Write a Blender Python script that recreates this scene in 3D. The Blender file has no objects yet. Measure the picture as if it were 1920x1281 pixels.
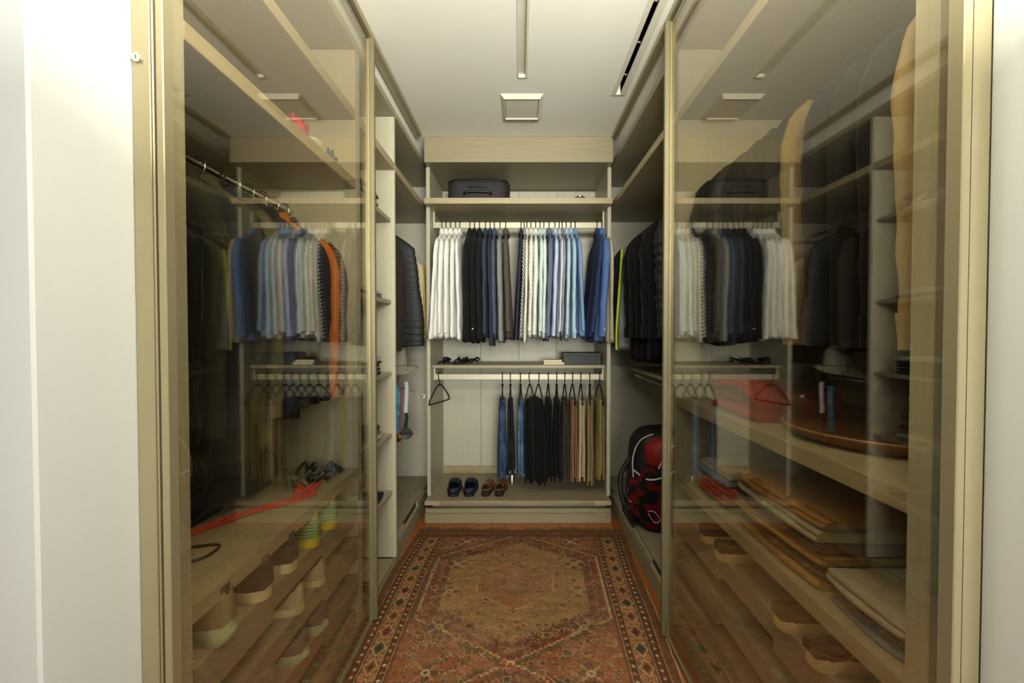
import bpy, bmesh, math, random
import numpy as np
from mathutils import Vector, Matrix, noise
PI = math.pi
CH = 1.293                      # camera height above the floor
sc = bpy.context.scene
COL = sc.collection

# ------------------------------------------------------------------ camera, world, lights, exposure
cd = bpy.data.cameras.new('camera'); cam = bpy.data.objects.new('camera', cd); COL.objects.link(cam)
cd.sensor_width = 36.0; cd.lens = 16.0; cd.clip_start = 0.02
cd.shift_x = -14/1920
cam.location = (0, 0, CH); cam.rotation_euler = (PI/2 - math.radians(1.15), 0, 0)
sc.camera = cam
sc.view_settings.view_transform = 'Standard'; sc.view_settings.look = 'None'
sc.view_settings.gamma = 1; sc.view_settings.use_curve_mapping = False
sc.view_settings.exposure = 0.0
w = bpy.data.worlds.new('world'); sc.world = w; w.use_nodes = True
w.node_tree.nodes['Background'].inputs[0].default_value = (1.0, 0.985, 0.86, 1)
w.node_tree.nodes['Background'].inputs[1].default_value = 0.27
def area(name, loc, rot, sx, sy, power, color):
    l = bpy.data.lights.new(name, 'AREA'); l.shape = 'RECTANGLE'; l.size = sx; l.size_y = sy
    l.energy = power; l.color = color
    o = bpy.data.objects.new(name, l); COL.objects.link(o); o.location = loc; o.rotation_euler = rot
    return o
w_ = area('window_light', (.45, -2.4, 1.45), (PI/2 - .05, 0, .085), 1.0, 1.2, 12.5, (.99, .985, .90)); w_.data.spread = math.radians(46)
area('bounce_light', (0.35, -.10, 1.95), (math.radians(158), 0, 0), .8, .5, 160, (1.0, .985, .88))

# ------------------------------------------------------------------ materials
def srgb(h):
    if isinstance(h, str):
        h = h.lstrip('#'); v = [int(h[i:i+2], 16)/255 for i in (0, 2, 4)]
    else: v = [c/255 for c in h]
    return tuple((c/12.92 if c <= .04045 else ((c+.055)/1.055)**2.4) for c in v) + (1,)
_mats = {}
class NT:
    def __init__(s, m): s.t = m.node_tree; s.n = s.t.nodes; s.l = s.t.links
    def new(s, typ, **kw):
        n = s.n.new(typ)
        for k, v in kw.items():
            if k.startswith('i_'):
                key = k[2:]; key = int(key) if key.isdigit() else key.replace('_', ' ')
                n.inputs[key].default_value = v
            else: setattr(n, k, v)
        return n
    def link(s, a, b): s.l.new(a, b)
def mk(key, rough=.6, metal=0, spec=.5):
    m = bpy.data.materials.new(key); m.use_nodes = True
    b = m.node_tree.nodes['Principled BSDF']
    b.inputs['Roughness'].default_value = rough; b.inputs['Metallic'].default_value = metal
    b.inputs['Specular IOR Level'].default_value = spec
    return m, NT(m), b
def plain(col, rough=.5, metal=0, spec=.5, var=.06, scale=20, bump=0.0, bscale=120):
    key = ('plain', str(col), rough, metal, spec, var, scale, bump, bscale)
    if key in _mats: return _mats[key]
    m, t, b = mk('plain_surface', rough, metal, spec)
    c = srgb(col)
    tc = t.new('ShaderNodeTexCoord')
    nz = t.new('ShaderNodeTexNoise', i_Scale=scale, i_Detail=3)
    t.link(tc.outputs['Object'], nz.inputs['Vector'])
    mx = t.new('ShaderNodeMix', data_type='RGBA')
    mx.inputs[6].default_value = tuple(x*(1-var) for x in c[:3]) + (1,)
    mx.inputs[7].default_value = tuple(min(1, x*(1+var)) for x in c[:3]) + (1,)
    t.link(nz.outputs[0], mx.inputs[0]); t.link(mx.outputs[2], b.inputs['Base Color'])
    if bump:
        n2 = t.new('ShaderNodeTexNoise', i_Scale=bscale, i_Detail=4); t.link(tc.outputs['Object'], n2.inputs['Vector'])
        bp = t.new('ShaderNodeBump', i_Strength=bump, i_Distance=.004); t.link(n2.outputs[0], bp.inputs['Height'])
        t.link(bp.outputs[0], b.inputs['Normal'])
    _mats[key] = m; return m
def wood(col, col2, axis=1, rough=.45, scale=3, spec=.4):
    key = ('wood', col, col2, axis, rough, scale, spec)
    if key in _mats: return _mats[key]
    m, t, b = mk('wood_grain', rough, 0, spec)
    tc = t.new('ShaderNodeTexCoord'); mp = t.new('ShaderNodeMapping')
    s = [30, 30, 30]; s[axis] = 1.6; mp.inputs['Scale'].default_value = s
    t.link(tc.outputs['Object'], mp.inputs[0])
    nz = t.new('ShaderNodeTexNoise', i_Scale=scale, i_Detail=6, i_Roughness=.65); t.link(mp.outputs[0], nz.inputs['Vector'])
    cr = t.new('ShaderNodeValToRGB'); cr.color_ramp.elements[0].position = .35; cr.color_ramp.elements[1].position = .68
    cr.color_ramp.elements[0].color = srgb(col2); cr.color_ramp.elements[1].color = srgb(col)
    t.link(nz.outputs[0], cr.inputs[0]); t.link(cr.outputs[0], b.inputs['Base Color'])
    _mats[key] = m; return m
def cloth(col, pat=None, col2=None, rough=.9, sheen=.02, stain=.10):
    """woven fabric; pat: stripe_y stripe_x dot check herring denim quilt"""
    key = ('cloth', col, pat, col2, rough)
    if key in _mats: return _mats[key]
    m, t, b = mk('fabric', rough, 0, .2)
    b.inputs['Sheen Weight'].default_value = sheen
    tc = t.new('ShaderNodeTexCoord')
    sx = t.new('ShaderNodeSeparateXYZ'); t.link(tc.outputs['Object'], sx.inputs[0])
    c = srgb(col); c2 = srgb(col2) if col2 else tuple(x*(1-stain*1.6) for x in c[:3]) + (1,)
    mx = t.new('ShaderNodeMix', data_type='RGBA'); mx.inputs[6].default_value = c; mx.inputs[7].default_value = c2
    def math_(op, a, bb=None):
        n = t.new('ShaderNodeMath', operation=op)
        for i, v in enumerate((a, bb)):
            if v is None: continue
            if isinstance(v, (int, float)): n.inputs[i].default_value = v
            else: t.link(v, n.inputs[i])
        return n.outputs[0]
    nz = t.new('ShaderNodeTexNoise', i_Scale=14, i_Detail=4); t.link(tc.outputs['Object'], nz.inputs['Vector'])
    if pat is None: fac = nz.outputs[0]
    elif pat == 'denim':
        cr = t.new('ShaderNodeValToRGB'); cr.color_ramp.elements[0].position = .45; cr.color_ramp.elements[1].position = .75
        t.link(nz.outputs[0], cr.inputs[0]); fac = cr.outputs[0]
    elif pat in ('stripe', 'stripe_z', 'diag'):
        if pat == 'stripe_z': d = math_('MULTIPLY', sx.outputs[2], 2*PI/.010)
        elif pat == 'diag': d = math_('MULTIPLY', math_('ADD', sx.outputs[0], math_('MULTIPLY', sx.outputs[2], .50)), 2*PI/.0135)
        else: d = math_('MULTIPLY', math_('ADD', sx.outputs[1], sx.outputs[0]), 2*PI/.012)
        fac = math_('GREATER_THAN', math_('SINE', d), .1)
    elif pat == 'dot':
        a = math_('SINE', math_('MULTIPLY', sx.outputs[2], 2*PI/.014)); bb = math_('SINE', math_('MULTIPLY', math_('ADD', sx.outputs[1], sx.outputs[0]), 2*PI/.012))
        fac = math_('GREATER_THAN', math_('MULTIPLY', a, bb), .55)
    elif pat == 'check':
        a = math_('GREATER_THAN', math_('SINE', math_('MULTIPLY', sx.outputs[2], 2*PI/.03)), .85)
        bb = math_('GREATER_THAN', math_('SINE', math_('MULTIPLY', math_('ADD', sx.outputs[1], sx.outputs[0]), 2*PI/.02)), .85)
        fac = math_('MULTIPLY', math_('MAXIMUM', a, bb), .55)
    elif pat == 'herring':
        a = math_('SINE', math_('MULTIPLY', sx.outputs[2], 2*PI/.016)); bb = math_('SINE', math_('MULTIPLY', math_('ADD', sx.outputs[1], sx.outputs[0]), 2*PI/.008))
        fac = math_('GREATER_THAN', math_('ADD', a, math_('MULTIPLY', bb, .6)), .2)
    elif pat == 'plaid':
        n3 = t.new('ShaderNodeTexVoronoi', i_Scale=26, feature='F1'); t.link(tc.outputs['Object'], n3.inputs['Vector'])
        sp = t.new('ShaderNodeSeparateColor'); t.link(n3.outputs['Color'], sp.inputs[0])
        fac = math_('GREATER_THAN', sp.outputs[0], .5)
    if isinstance(fac, bpy.types.NodeSocket): t.link(fac, mx.inputs[0])
    t.link(mx.outputs[2], b.inputs['Base Color'])
    mp = t.new('ShaderNodeMapping'); mp.inputs['Scale'].default_value = (18, 18, 4)
    t.link(tc.outputs['Object'], mp.inputs[0])
    n2 = t.new('ShaderNodeTexNoise', i_Scale=1.3, i_Detail=4); t.link(mp.outputs[0], n2.inputs['Vector'])
    bp = t.new('ShaderNodeBump', i_Strength=.45, i_Distance=.02); t.link(n2.outputs[0], bp.inputs['Height'])
    t.link(bp.outputs[0], b.inputs['Normal'])
    _mats[key] = m; return m
def glass_mat(tint=(.935, .915, .85, 1)):
    m = bpy.data.materials.new('tinted_glass'); m.use_nodes = True; t = NT(m); t.n.clear()
    out = t.new('ShaderNodeOutputMaterial'); fr = t.new('ShaderNodeFresnel', i_IOR=1.5)
    ge = t.new('ShaderNodeNewGeometry'); mi = t.new('ShaderNodeMix', data_type='FLOAT'); mi.inputs[2].default_value = 1.95; mi.inputs[3].default_value = 1/1.95
    t.link(ge.outputs['Backfacing'], mi.inputs[0]); t.link(mi.outputs[0], fr.inputs['IOR'])   # same air-to-glass reflectance on both faces
    tr = t.new('ShaderNodeBsdfTransparent'); tr.inputs[0].default_value = tint
    gl = t.new('ShaderNodeBsdfGlossy'); gl.inputs['Roughness'].default_value = 0.0; gl.inputs[0].default_value = (1, .98, .93, 1)
    mx = t.new('ShaderNodeMixShader'); t.link(fr.outputs[0], mx.inputs[0]); t.link(tr.outputs[0], mx.inputs[1]); t.link(gl.outputs[0], mx.inputs[2])
    t.link(mx.outputs[0], out.inputs[0]); return m
def clear_glass():
    m = glass_mat((.97, .98, .96, 1)); m.name = 'clear_glass'; return m

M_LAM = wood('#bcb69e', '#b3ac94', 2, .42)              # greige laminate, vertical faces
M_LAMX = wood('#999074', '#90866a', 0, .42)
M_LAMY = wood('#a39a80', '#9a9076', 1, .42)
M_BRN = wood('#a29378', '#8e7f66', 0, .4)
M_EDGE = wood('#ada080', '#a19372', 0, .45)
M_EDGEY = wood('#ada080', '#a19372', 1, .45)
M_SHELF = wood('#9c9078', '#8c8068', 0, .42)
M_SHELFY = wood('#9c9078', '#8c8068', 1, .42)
M_WHITE = plain('#cfd1d0', .8, var=.02, bump=.05, bscale=60)
M_CEIL = plain('#efede2', .8, var=.02)
M_BACK = wood('#c2beac', '#bab6a3', 2, .5)
M_ALU = plain('#a79d7c', .38, metal=.55, var=.03)
M_GRIP = plain('#7d7558', .45, metal=.4, var=.03)
M_RAIL = plain('#bdb89f', .42, metal=.25, var=.03)
M_CHROME = plain('#cfcfca', .18, metal=1, var=.02)
M_BLACK = plain('#141312', .5, var=.1)
M_DARKHOLE = plain('#0c0a07', .9)
M_FLOORW = wood('#b06a2c', '#8f501f', 1, .3)
M_PLASTIC = plain('#dcd8c6', .5, var=.01)
M_GLASS = glass_mat()

# ------------------------------------------------------------------ mesh helpers
class MB:
    def __init__(s): s.v = []; s.f = []
    def add(s, v, f):
        o = len(s.v); s.v += [tuple(x) for x in v]; s.f += [tuple(i+o for i in q) for q in f]; return s
    def box(s, lo, hi, bev=.0015):
        x0, y0, z0 = [min(a, b) for a, b in zip(lo, hi)]; x1, y1, z1 = [max(a, b) for a, b in zip(lo, hi)]
        b = min(bev, (x1-x0)/3, (y1-y0)/3, (z1-z0)/3)
        if b <= 0:
            vs = [(x0,y0,z0),(x1,y0,z0),(x1,y1,z0),(x0,y1,z0),(x0,y0,z1),(x1,y0,z1),(x1,y1,z1),(x0,y1,z1)]
            return s.add(vs, [(0,3,2,1),(4,5,6,7),(0,1,5,4),(1,2,6,5),(2,3,7,6),(3,0,4,7)])
        bm = bmesh.new(); bmesh.ops.create_cube(bm, size=1)
        for v in bm.verts: v.co = Vector((x0+(v.co.x+.5)*(x1-x0), y0+(v.co.y+.5)*(y1-y0), z0+(v.co.z+.5)*(z1-z0)))
        bmesh.ops.bevel(bm, geom=bm.edges[:], offset=b, segments=1, affect='EDGES')
        bm.verts.index_update()
        s.add([v.co[:] for v in bm.verts], [[v.index for v in f.verts] for f in bm.faces]); bm.free(); return s
    def loft(s, loops, cap0=True, cap1=True, closed=True):
        n = len(loops[0]); o = len(s.v)
        for L in loops: s.v += [tuple(p) for p in L]
        for i in range(len(loops)-1):
            for j in range(n if closed else n-1):
                k = (j+1) % n
                s.f.append((o+i*n+j, o+i*n+k, o+(i+1)*n+k, o+(i+1)*n+j))
        if cap0: s.f.append(tuple(o+j for j in reversed(range(n))))
        if cap1: s.f.append(tuple(o+(len(loops)-1)*n+j for j in range(n)))
        return s
    def tube(s, pts, r, seg=8, smooth_n=0, closed=False):
        P = [Vector(p) for p in pts]
        if smooth_n: P = catmull(P, smooth_n, closed)
        n = len(P); rr = r if callable(r) else (lambda t: r)
        loops = []; up = None
        for i in range(n):
            if closed: d = (P[(i+1) % n]-P[(i-1) % n])
            else: d = P[min(i+1, n-1)]-P[max(i-1, 0)]
            if d.length < 1e-9: d = Vector((0, 0, 1))
            d.normalize()
            if up is None: up = Vector((0, 0, 1)) if abs(d.z) < .9 else Vector((0, 1, 0))
            a = d.cross(up)
            if a.length < 1e-6: a = d.cross(Vector((1, 0, 0)))
            a.normalize(); b = a.cross(d).normalized(); up = b
            q = rr(i/max(1, n-1))
            loops.append([P[i]+a*math.cos(2*PI*j/seg)*q+b*math.sin(2*PI*j/seg)*q for j in range(seg)])
        if closed: loops.append(loops[0])
        return s.loft(loops, not closed, not closed)
    def lathe(s, prof, c=(0, 0, 0), seg=24):
        loops = [[(c[0]+r*math.cos(2*PI*j/seg), c[1]+r*math.sin(2*PI*j/seg), c[2]+z) for j in range(seg)] for r, z in prof]
        return s.loft(loops)
    def xf(s, M):
        s.v = [tuple(M @ Vector(p)) for p in s.v]; return s
    def build(s, name, mat, parent=None, smooth=False, kind=None, subsurf=0):
        me = bpy.data.meshes.new(name); me.from_pydata(s.v, [], s.f); me.update()
        bm = bmesh.new(); bm.from_mesh(me); bmesh.ops.recalc_face_normals(bm, faces=bm.faces[:]); bm.to_mesh(me); bm.free()
        if smooth:
            me.polygons.foreach_set('use_smooth', [True]*len(me.polygons))
            if smooth != 'all': me.set_sharp_from_angle(angle=math.radians(50))
        me.materials.append(mat)
        o = bpy.data.objects.new(name, me); COL.objects.link(o)
        if parent: o.parent = parent
        if kind: o['kind'] = kind
        if subsurf:
            md = o.modifiers.new('sub', 'SUBSURF'); md.levels = subsurf; md.render_levels = subsurf
        return o
def catmull(P, n, closed=False):
    out = []; m = len(P); rng = range(m if closed else m-1)
    for i in rng:
        p1 = P[i]; p2 = P[(i+1) % m]
        p0 = P[(i-1) % m] if closed or i > 0 else p1
        p3 = P[(i+2) % m] if closed or i < m-2 else p2
        for k in range(n):
            t = k/n
            out.append(.5*((2*p1)+(-p0+p2)*t+(2*p0-5*p1+4*p2-p3)*t*t+(-p0+3*p1-3*p2+p3)*t**3))
    if not closed: out.append(P[-1].copy())
    return out
def thing(name, label, cat, loc=(0, 0, 0), rotz=0, group=None):
    o = bpy.data.objects.new(name, None); COL.objects.link(o); o.empty_display_size = .05
    o.location = loc; o.rotation_euler = (0, 0, rotz); tag(o, label, cat, group); return o
def tag(o, label, cat, group=None, kind=None):
    o['label'] = label; o['category'] = cat
    if group: o['group'] = group
    if kind: o['kind'] = kind
    return o
def box(name, lo, hi, mat, parent=None, bev=.0015, kind=None):
    return MB().box(lo, hi, bev).build(name, mat, parent, kind=kind)
def spow(v, p): return math.copysign(abs(v)**p, v)
def lab(o, s): o['label'] = s; return o
H = lambda h: CH + h            # height from "above camera" measure
def PX(px, z): return (px-974)*z/853
def ZZ(py, z): return CH-(py-622)*z/853

# ------------------------------------------------------------------ the setting
Lx, Rx, BK = -1.28, 1.28, 3.70
CEI = H(1.307)
fl = box('floor', (-3, -1.5, -.05), (3, BK+.1, -.012), M_FLOORW, kind='structure', bev=0)
pm = None; px0 = -.81
for i in range(18):             # narrow floor boards running along the aisle
    x0 = px0 + i*.09
    if pm is None:
        o = MB().box((0, -.4, -.012), (.0885, BK, 0), .0008).build('plank', M_FLOORW, fl); pm = o.data
    else:
        o = bpy.data.objects.new('plank', pm); COL.objects.link(o); o.parent = fl
    o.location.x = x0
cb = MB()
sx0, sx1, sy1 = .529, .552, 2.52           # vent slot
lx0, lx1, ly1 = -.004, .030, 2.352         # light slot
for x0, x1, y0, y1 in ((-3, lx0, -.0, BK+.1), (lx0, lx1, ly1, BK+.1), (lx1, sx0, 0, BK+.1), (sx0, sx1, sy1, BK+.1), (sx1, 3, 0, BK+.1), (lx0, lx1, 0, .9), (sx0, sx1, 0, .9)):
    cb.box((x0, y0, CEI), (x1, y1, CEI+.08), 0)
cb.build('ceiling', M_CEIL, kind='structure')
box('wall_back', (-1.5, BK, 0), (1.5, BK+.1, CEI+.02), M_BACK, kind='structure')
box('wall_left', (Lx-.1, .66, 0), (Lx, BK, CEI+.02), M_BACK, kind='structure')
box('wall_right', (Rx, .60, 0), (Rx+.1, BK, CEI+.02), M_BACK, kind='structure')
# front wall either side of the opening (room side), with its reveals
box('wall_front_left', (-3, .655, 0), (-.70, .846, CEI+.3), M_WHITE, kind='structure', bev=.004)
box('wall_front_right', (.662, .45, 0), (3, .648, CEI+.3), M_WHITE, kind='structure', bev=.004)
# filler strips between carcass tops and the ceiling
box('trim_1', (-.75, .846, H(1.2)), (-.70, BK, CEI), M_CEIL, kind='structure')
box('trim_2', (.70, .66, H(1.2)), (.75, BK, CEI), M_CEIL, kind='structure')
# door tracks
box('trim_3', (-.675, .846, CEI-.028), (-.640, 3.0, CEI), M_ALU, kind='structure')
box('trim_4', (.610, .66, CEI-.028), (.645, 3.0, CEI), M_ALU, kind='structure')

# light slot with its profile
t = thing('ceiling_light_channel', 'long narrow recessed light channel running down the middle of the ceiling', 'light', (0, 0, CEI))
box('diffuser', (lx0, .9, .012), (lx1, ly1, .02), plain('#cfcab6', .6), t)
MB().box((lx0-.007, .9, -.004), (lx0, ly1+.007, .003)).box((lx1, .9, -.004), (lx1+.012, ly1+.007, .003)).box((lx0, ly1, -.004), (lx1, ly1+.01, .003)).build('frame', M_PLASTIC, t)
# vent
t = thing('linear_air_vent', 'long ceiling air vent with a thin black slot near the right wardrobe', 'vent', (0, 0, CEI))
MB().box((.505, .9, -.004), (sx0, sy1+.012, .002)).box((sx1, .9, -.004), (.583, sy1+.012, .002)).box((sx0, sy1, -.004), (sx1, sy1+.012, .002)).build('frame', M_PLASTIC, t)
MB().box((sx0, .9, .05), (sx1, sy1, .06)).box((sx0-.004, .9, .003), (sx0, sy1, .06)).box((sx1, .9, .003), (sx1+.004, sy1, .06)).build('duct', M_DARKHOLE, t)
for k in range(6):
    yy = 1.06+k*.26
    MB().box((sx0, yy, .012), (sx1, yy+.002, .02), 0).build('fin', plain('#77736a', .5), t)
# access panel
t = thing('access_panel', 'square white ceiling access panel with raised frame', 'panel', (0, 0, CEI))
x0, x1, y0, y1 = -.106, .133, 2.517, 2.80
bv = MB(); o1 = [(x0, y0, 0), (x1, y0, 0), (x1, y1, 0), (x0, y1, 0)]; e = .022
o2 = [(x0+e, y0+e, -.020), (x1-e, y0+e, -.020), (x1-e, y1-e, -.020), (x0+e, y1-e, -.020)]; e = .026
o3 = [(x0+e, y0+e, -.012), (x1-e, y0+e, -.012), (x1-e, y1-e, -.012), (x0+e, y1-e, -.012)]
bv.loft([o1, o2, o3], False, False); bv.build('frame', M_PLASTIC, t)
box('lid', (x0+.028, y0+.028, -.014), (x1-.028, y1-.028, -.004), M_PLASTIC, t)

# ------------------------------------------------------------------ sliding glass doors
def door(X, s, y0, y1, label, yk):
    t = thing('sliding_glass_door', label, 'door', (X, y0, 0)); t['kind'] = 'thing'
    L = y1-y0; zb, zt = .014, H(1.272)
    box('pane', (-.003, .03, zb+.01), (.003, L-.01, zt-.006), M_GLASS, t, 0)
    # stiles: far one carries a profile that stands out towards the aisle
    MB().box((-.006, L-.012, zb), (.006, L+.006, zt)).build('stile', M_ALU, t)
    MB().box((0, L, zb), (-s*-.024, L+.018, zt+.006)).build('grip_profile', M_GRIP, t)
    MB().box((-.004, .0, zb), (.012*-s+.004*s, .032, zt)).box((0, 0, zb), (s*.014, .025, zt)).build('stile', M_ALU, t)
    box('rail', (-.006, .03, zb), (.006, L-.01, zb+.012), M_ALU, t)
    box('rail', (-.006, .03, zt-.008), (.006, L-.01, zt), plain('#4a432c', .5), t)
    return t
door(-.655, 1, .828, 1.994, 'tinted glass sliding door on the left side of the closet', 0)
door(.622, -1, .630, 1.889, 'tinted glass sliding door on the right side of the closet', 0)
# jambs
t = thing('door_jamb', 'khaki metal jamb of the left glass door with a small round lock', 'jamb', (-.70, .80, 0))
box('profile', (.001, .030, 0), (.034, .046, H(1.3)), M_ALU, t)
MB().lathe([(.0005, 0), (.0085, .0), (.0095, .002), (.0085, .005), (.0005, .006)], seg=20).xf(Matrix.Translation((.013, .030, H(.494))) @ Matrix.Rotation(PI/2, 4, 'X')).build('lock', M_CHROME, t, smooth=True)
MB().box((.0125, .0235, H(.494)-.003), (.0135, .0245, H(.494)+.003), .0001).build('keyhole', M_BLACK, t)
t = thing('door_jamb', 'khaki metal jamb between the right glass door and the white wall', 'jamb', (.66, .64, 0))
box('profile', (-.030, .004, 0), (.001, .03, H(1.3)), M_ALU, t)

# ------------------------------------------------------------------ wardrobes
# back wardrobe
t = thing('back_wardrobe', 'greige open wardrobe across the back wall with two hanging rails', 'wardrobe', (0, 0, 0))
XL, XR = -.617, .606
for k in range(4):
    a = XL + (XR-XL)*k/4; b = XL+(XR-XL)*(k+1)/4
    box('back_board', (a+.001, 3.665, .153), (b-.001, 3.68, H(1.12)), M_BACK, t)
box('side_panel', (XL-.026, 3.15, .153), (XL, 3.68, H(1.136)), M_LAM, t)
box('side_panel', (XR, 3.15, .153), (XR+.026, 3.68, H(1.136)), M_LAM, t)
box('top_box', (-.636, 3.06, H(1.136)), (.625, 3.69, CEI-.002), M_LAMX, t)
box('top_shelf', (-.637, 3.06, H(.861)), (.623, 3.664, H(.900)), M_EDGE, t)
box('middle_shelf', (XL+.001, 3.22, H(-.254)), (XR-.001, 3.664, H(-.232)), M_LAMX, t)
box('bottom_board', (-.640, 3.06, .122), (.620, 3.68, .153), M_BRN, t)
MB().box((-.642, 3.055, .122), (-.54, 3.062, .150)).build('cover_strip', plain('#b59c82', .5), t)
MB().box((.51, 3.055, .122), (.622, 3.062, .150)).build('cover_strip', plain('#b59c82', .5), t)
MB().box((-.642, 3.06, .0), (.622, 3.10, .062)).box((-.642, 3.075, .062), (.622, 3.11, .092)).box((-.60, 3.12, .06), (.60, 3.2, .122)).build('plinth', M_LAMX, t)
box('skirting', (XL+.001, 3.650, .154), (XR-.001, 3.664, .215), M_EDGE, t)
RY = 3.27
def rail(z0, z1, xa, xb, par, drop):
    r = box('hanging_rail', (xa, RY-.006, z0), (xb, RY+.006, z1), M_RAIL, par)
    for xx in (xa, xb-.012):
        box('rail_bracket', (xx, RY-.012, z0-.004), (xx+.012, RY+.014, drop), M_RAIL, r)
rail(H(.745), H(.786), XL+.002, XR-.002, t, H(.861))
rail(H(-.340), H(-.300), XL+.002, XR-.002, t, H(-.254))

def side_unit(s, X, y0, y1, label, shelves, rods, trays=(), bottom=.122, near=True, far=True, top=True, drawer=None, matp=M_LAM):
    """open carcass against a side wall; s=-1 left, +1 right; X = |front plane|"""
    t = thing('wardrobe_unit', label, 'wardrobe', (0, 0, 0))
    xo = 1.265
    def bx(nm, a, b, z0, z1, ya, yb, m): return box(nm, (s*a, ya, z0), (s*b, yb, z1), m, t)
    n = max(1, round((y1-y0)/.45))
    for k in range(n):
        a = y0+(y1-y0)*k/n; b = y0+(y1-y0)*(k+1)/n
        bx('back_board', xo-.012, xo, bottom, H(1.17), a+.001, b-.001, M_BACK)
    if near: bx('side_panel', X, xo, .05, H(1.17), y0, y0+near, matp)
    if far: bx('side_panel', X, xo, .05, H(1.17), y1-far, y1, matp)
    ya = y0+(near or 0); yb = y1-(far or 0)
    if top: bx('top_panel', X-.005, xo, H(1.171), H(1.205), y0, y1, M_LAMY)
    for h in shelves: bx('shelf', X, xo-.012, h-.04, h, ya, yb, M_EDGEY)
    for xr, h in rods:
        MB().tube([(s*xr, ya, h), (s*xr, yb, h)], .012, 12).build('hanging_rod', M_CHROME, t, smooth=True)
    bx('bottom_board', X+(.012 if near else .034), xo-.012, bottom-.02, bottom, ya, yb, M_SHELFY)
    bx('plinth', X+.01, X+.03, 0, bottom-.07 if drawer else bottom-.02, y0, y1, M_LAMY)
    return t
def notch_front(par, s, X, y0, y1, z0, z1, up, mat=M_LAMY, th=.018, nw=.34, nh=.03, name='drawer'):
    """front board with a finger notch in its upper or lower edge"""
    c = (y0+y1)/2; a = s*X; b = s*(X+th)
    m = MB().box((a, y0+.002, z0), (b, c-nw/2, z1)).box((a, c+nw/2, z0), (b, y1-.002, z1))
    if up: m.box((a, c-nw/2, z0), (b, c+nw/2, z1-nh))
    else: m.box((a, c-nw/2, z0+nh), (b, c+nw/2, z1))
    o = m.build(name, mat, par); zz = (z1-nh, z1) if up else (z0, z0+nh)
    box('notch_shade_strip', (s*(X+th-.002), c-nw/2, zz[0]), (s*(X+th+.004), c+nw/2, zz[1]), plain('#33241a', .7), par, 0)  # dark strip added behind the notch; its colour stands in for shade inside
    return o

# left side
u = side_unit(-1, .68, .885, 1.93, 'left wardrobe unit behind the tinted glass door, with shoe trays', [H(.92), H(.635), H(-.57)], [(.95, H(.50))], bottom=.12, near=.05, far=.025)
for k, D in enumerate((.71, .862, 1.02)):
    tr = box('shoe_tray', (-1.22, .937, H(-D)-.016), (-.69, 1.903, H(-D)), M_SHELFY, u)
    notch_front(tr, -1, .68, .937, 1.903, H(-D)-.088, H(-D)+.004, False, M_SHELFY, name='tray_front')
u = side_unit(-1, .68, 1.932, 2.512, 'narrow left shelf column beside the glass door, full of folded clothes', [H(.92)], [], bottom=.045, near=.022, far=.022)
COLS = [.62, .176, -.215, -.555, -.87]      # shelf tops, above the camera
for h in COLS: box('shelf', (-1.25, 1.955, H(h)-.022), (-.700, 2.489, H(h)), M_LAMY, u)
u = side_unit(-1, .68, 2.514, 3.68, 'left corner wardrobe unit with jackets and a pull-out base', [H(.92)], [(.95, H(.72))], bottom=.122, near=0, far=0)
notch_front(u, -1, .695, 2.514, 3.35, .052, .124, True, M_LAMY, nh=.05)
box('short_shelf', (-1.25, 2.516, H(-.27)), (-.77, 3.06, H(-.25)), M_LAMY, u)
MB().tube([(-.84, 2.52, H(-.295)), (-.84, 3.03, H(-.295))], .008, 10).build('hanging_rod', M_CHROME, u, smooth=True)
# right side
u = side_unit(1, .66, .725, 1.93, 'right wardrobe unit behind the tinted glass door, with folded knitwear', [H(.92), H(-.27), H(-.60)], [(.95, H(.74))], bottom=.12, near=.045, far=.025)
for k, D in enumerate((.74, .89, 1.04)):
    tr = box('shoe_tray', (1.22, .772, H(-D)-.016), (.67, 1.903, H(-D)), M_SHELFY, u)
    notch_front(tr, 1, .66, .772, 1.903, H(-D)-.088, H(-D)+.004, False, M_SHELFY, name='tray_front')
u = side_unit(1, .66, 1.932, 3.68, 'right corner wardrobe unit with black coats and a pull-out base', [H(.93)], [(.95, H(.74))], bottom=.122, near=0, far=0)
notch_front(u, 1, .672, 2.45, 3.30, .052, .124, True, M_LAMY, nh=.05)
notch_front(u, 1, .672, 1.935, 2.447, .052, .124, True, M_LAMY, nh=.05, nw=.26)
box('short_shelf', (1.25, 1.935, H(-.27)), (.80, 3.30, H(-.25)), M_LAMY, u)
MB().tube([(.85, 1.935, H(-.31)), (.85, 3.30, H(-.31))], .010, 10).build('hanging_rod', M_CHROME, u, smooth=True)

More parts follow.
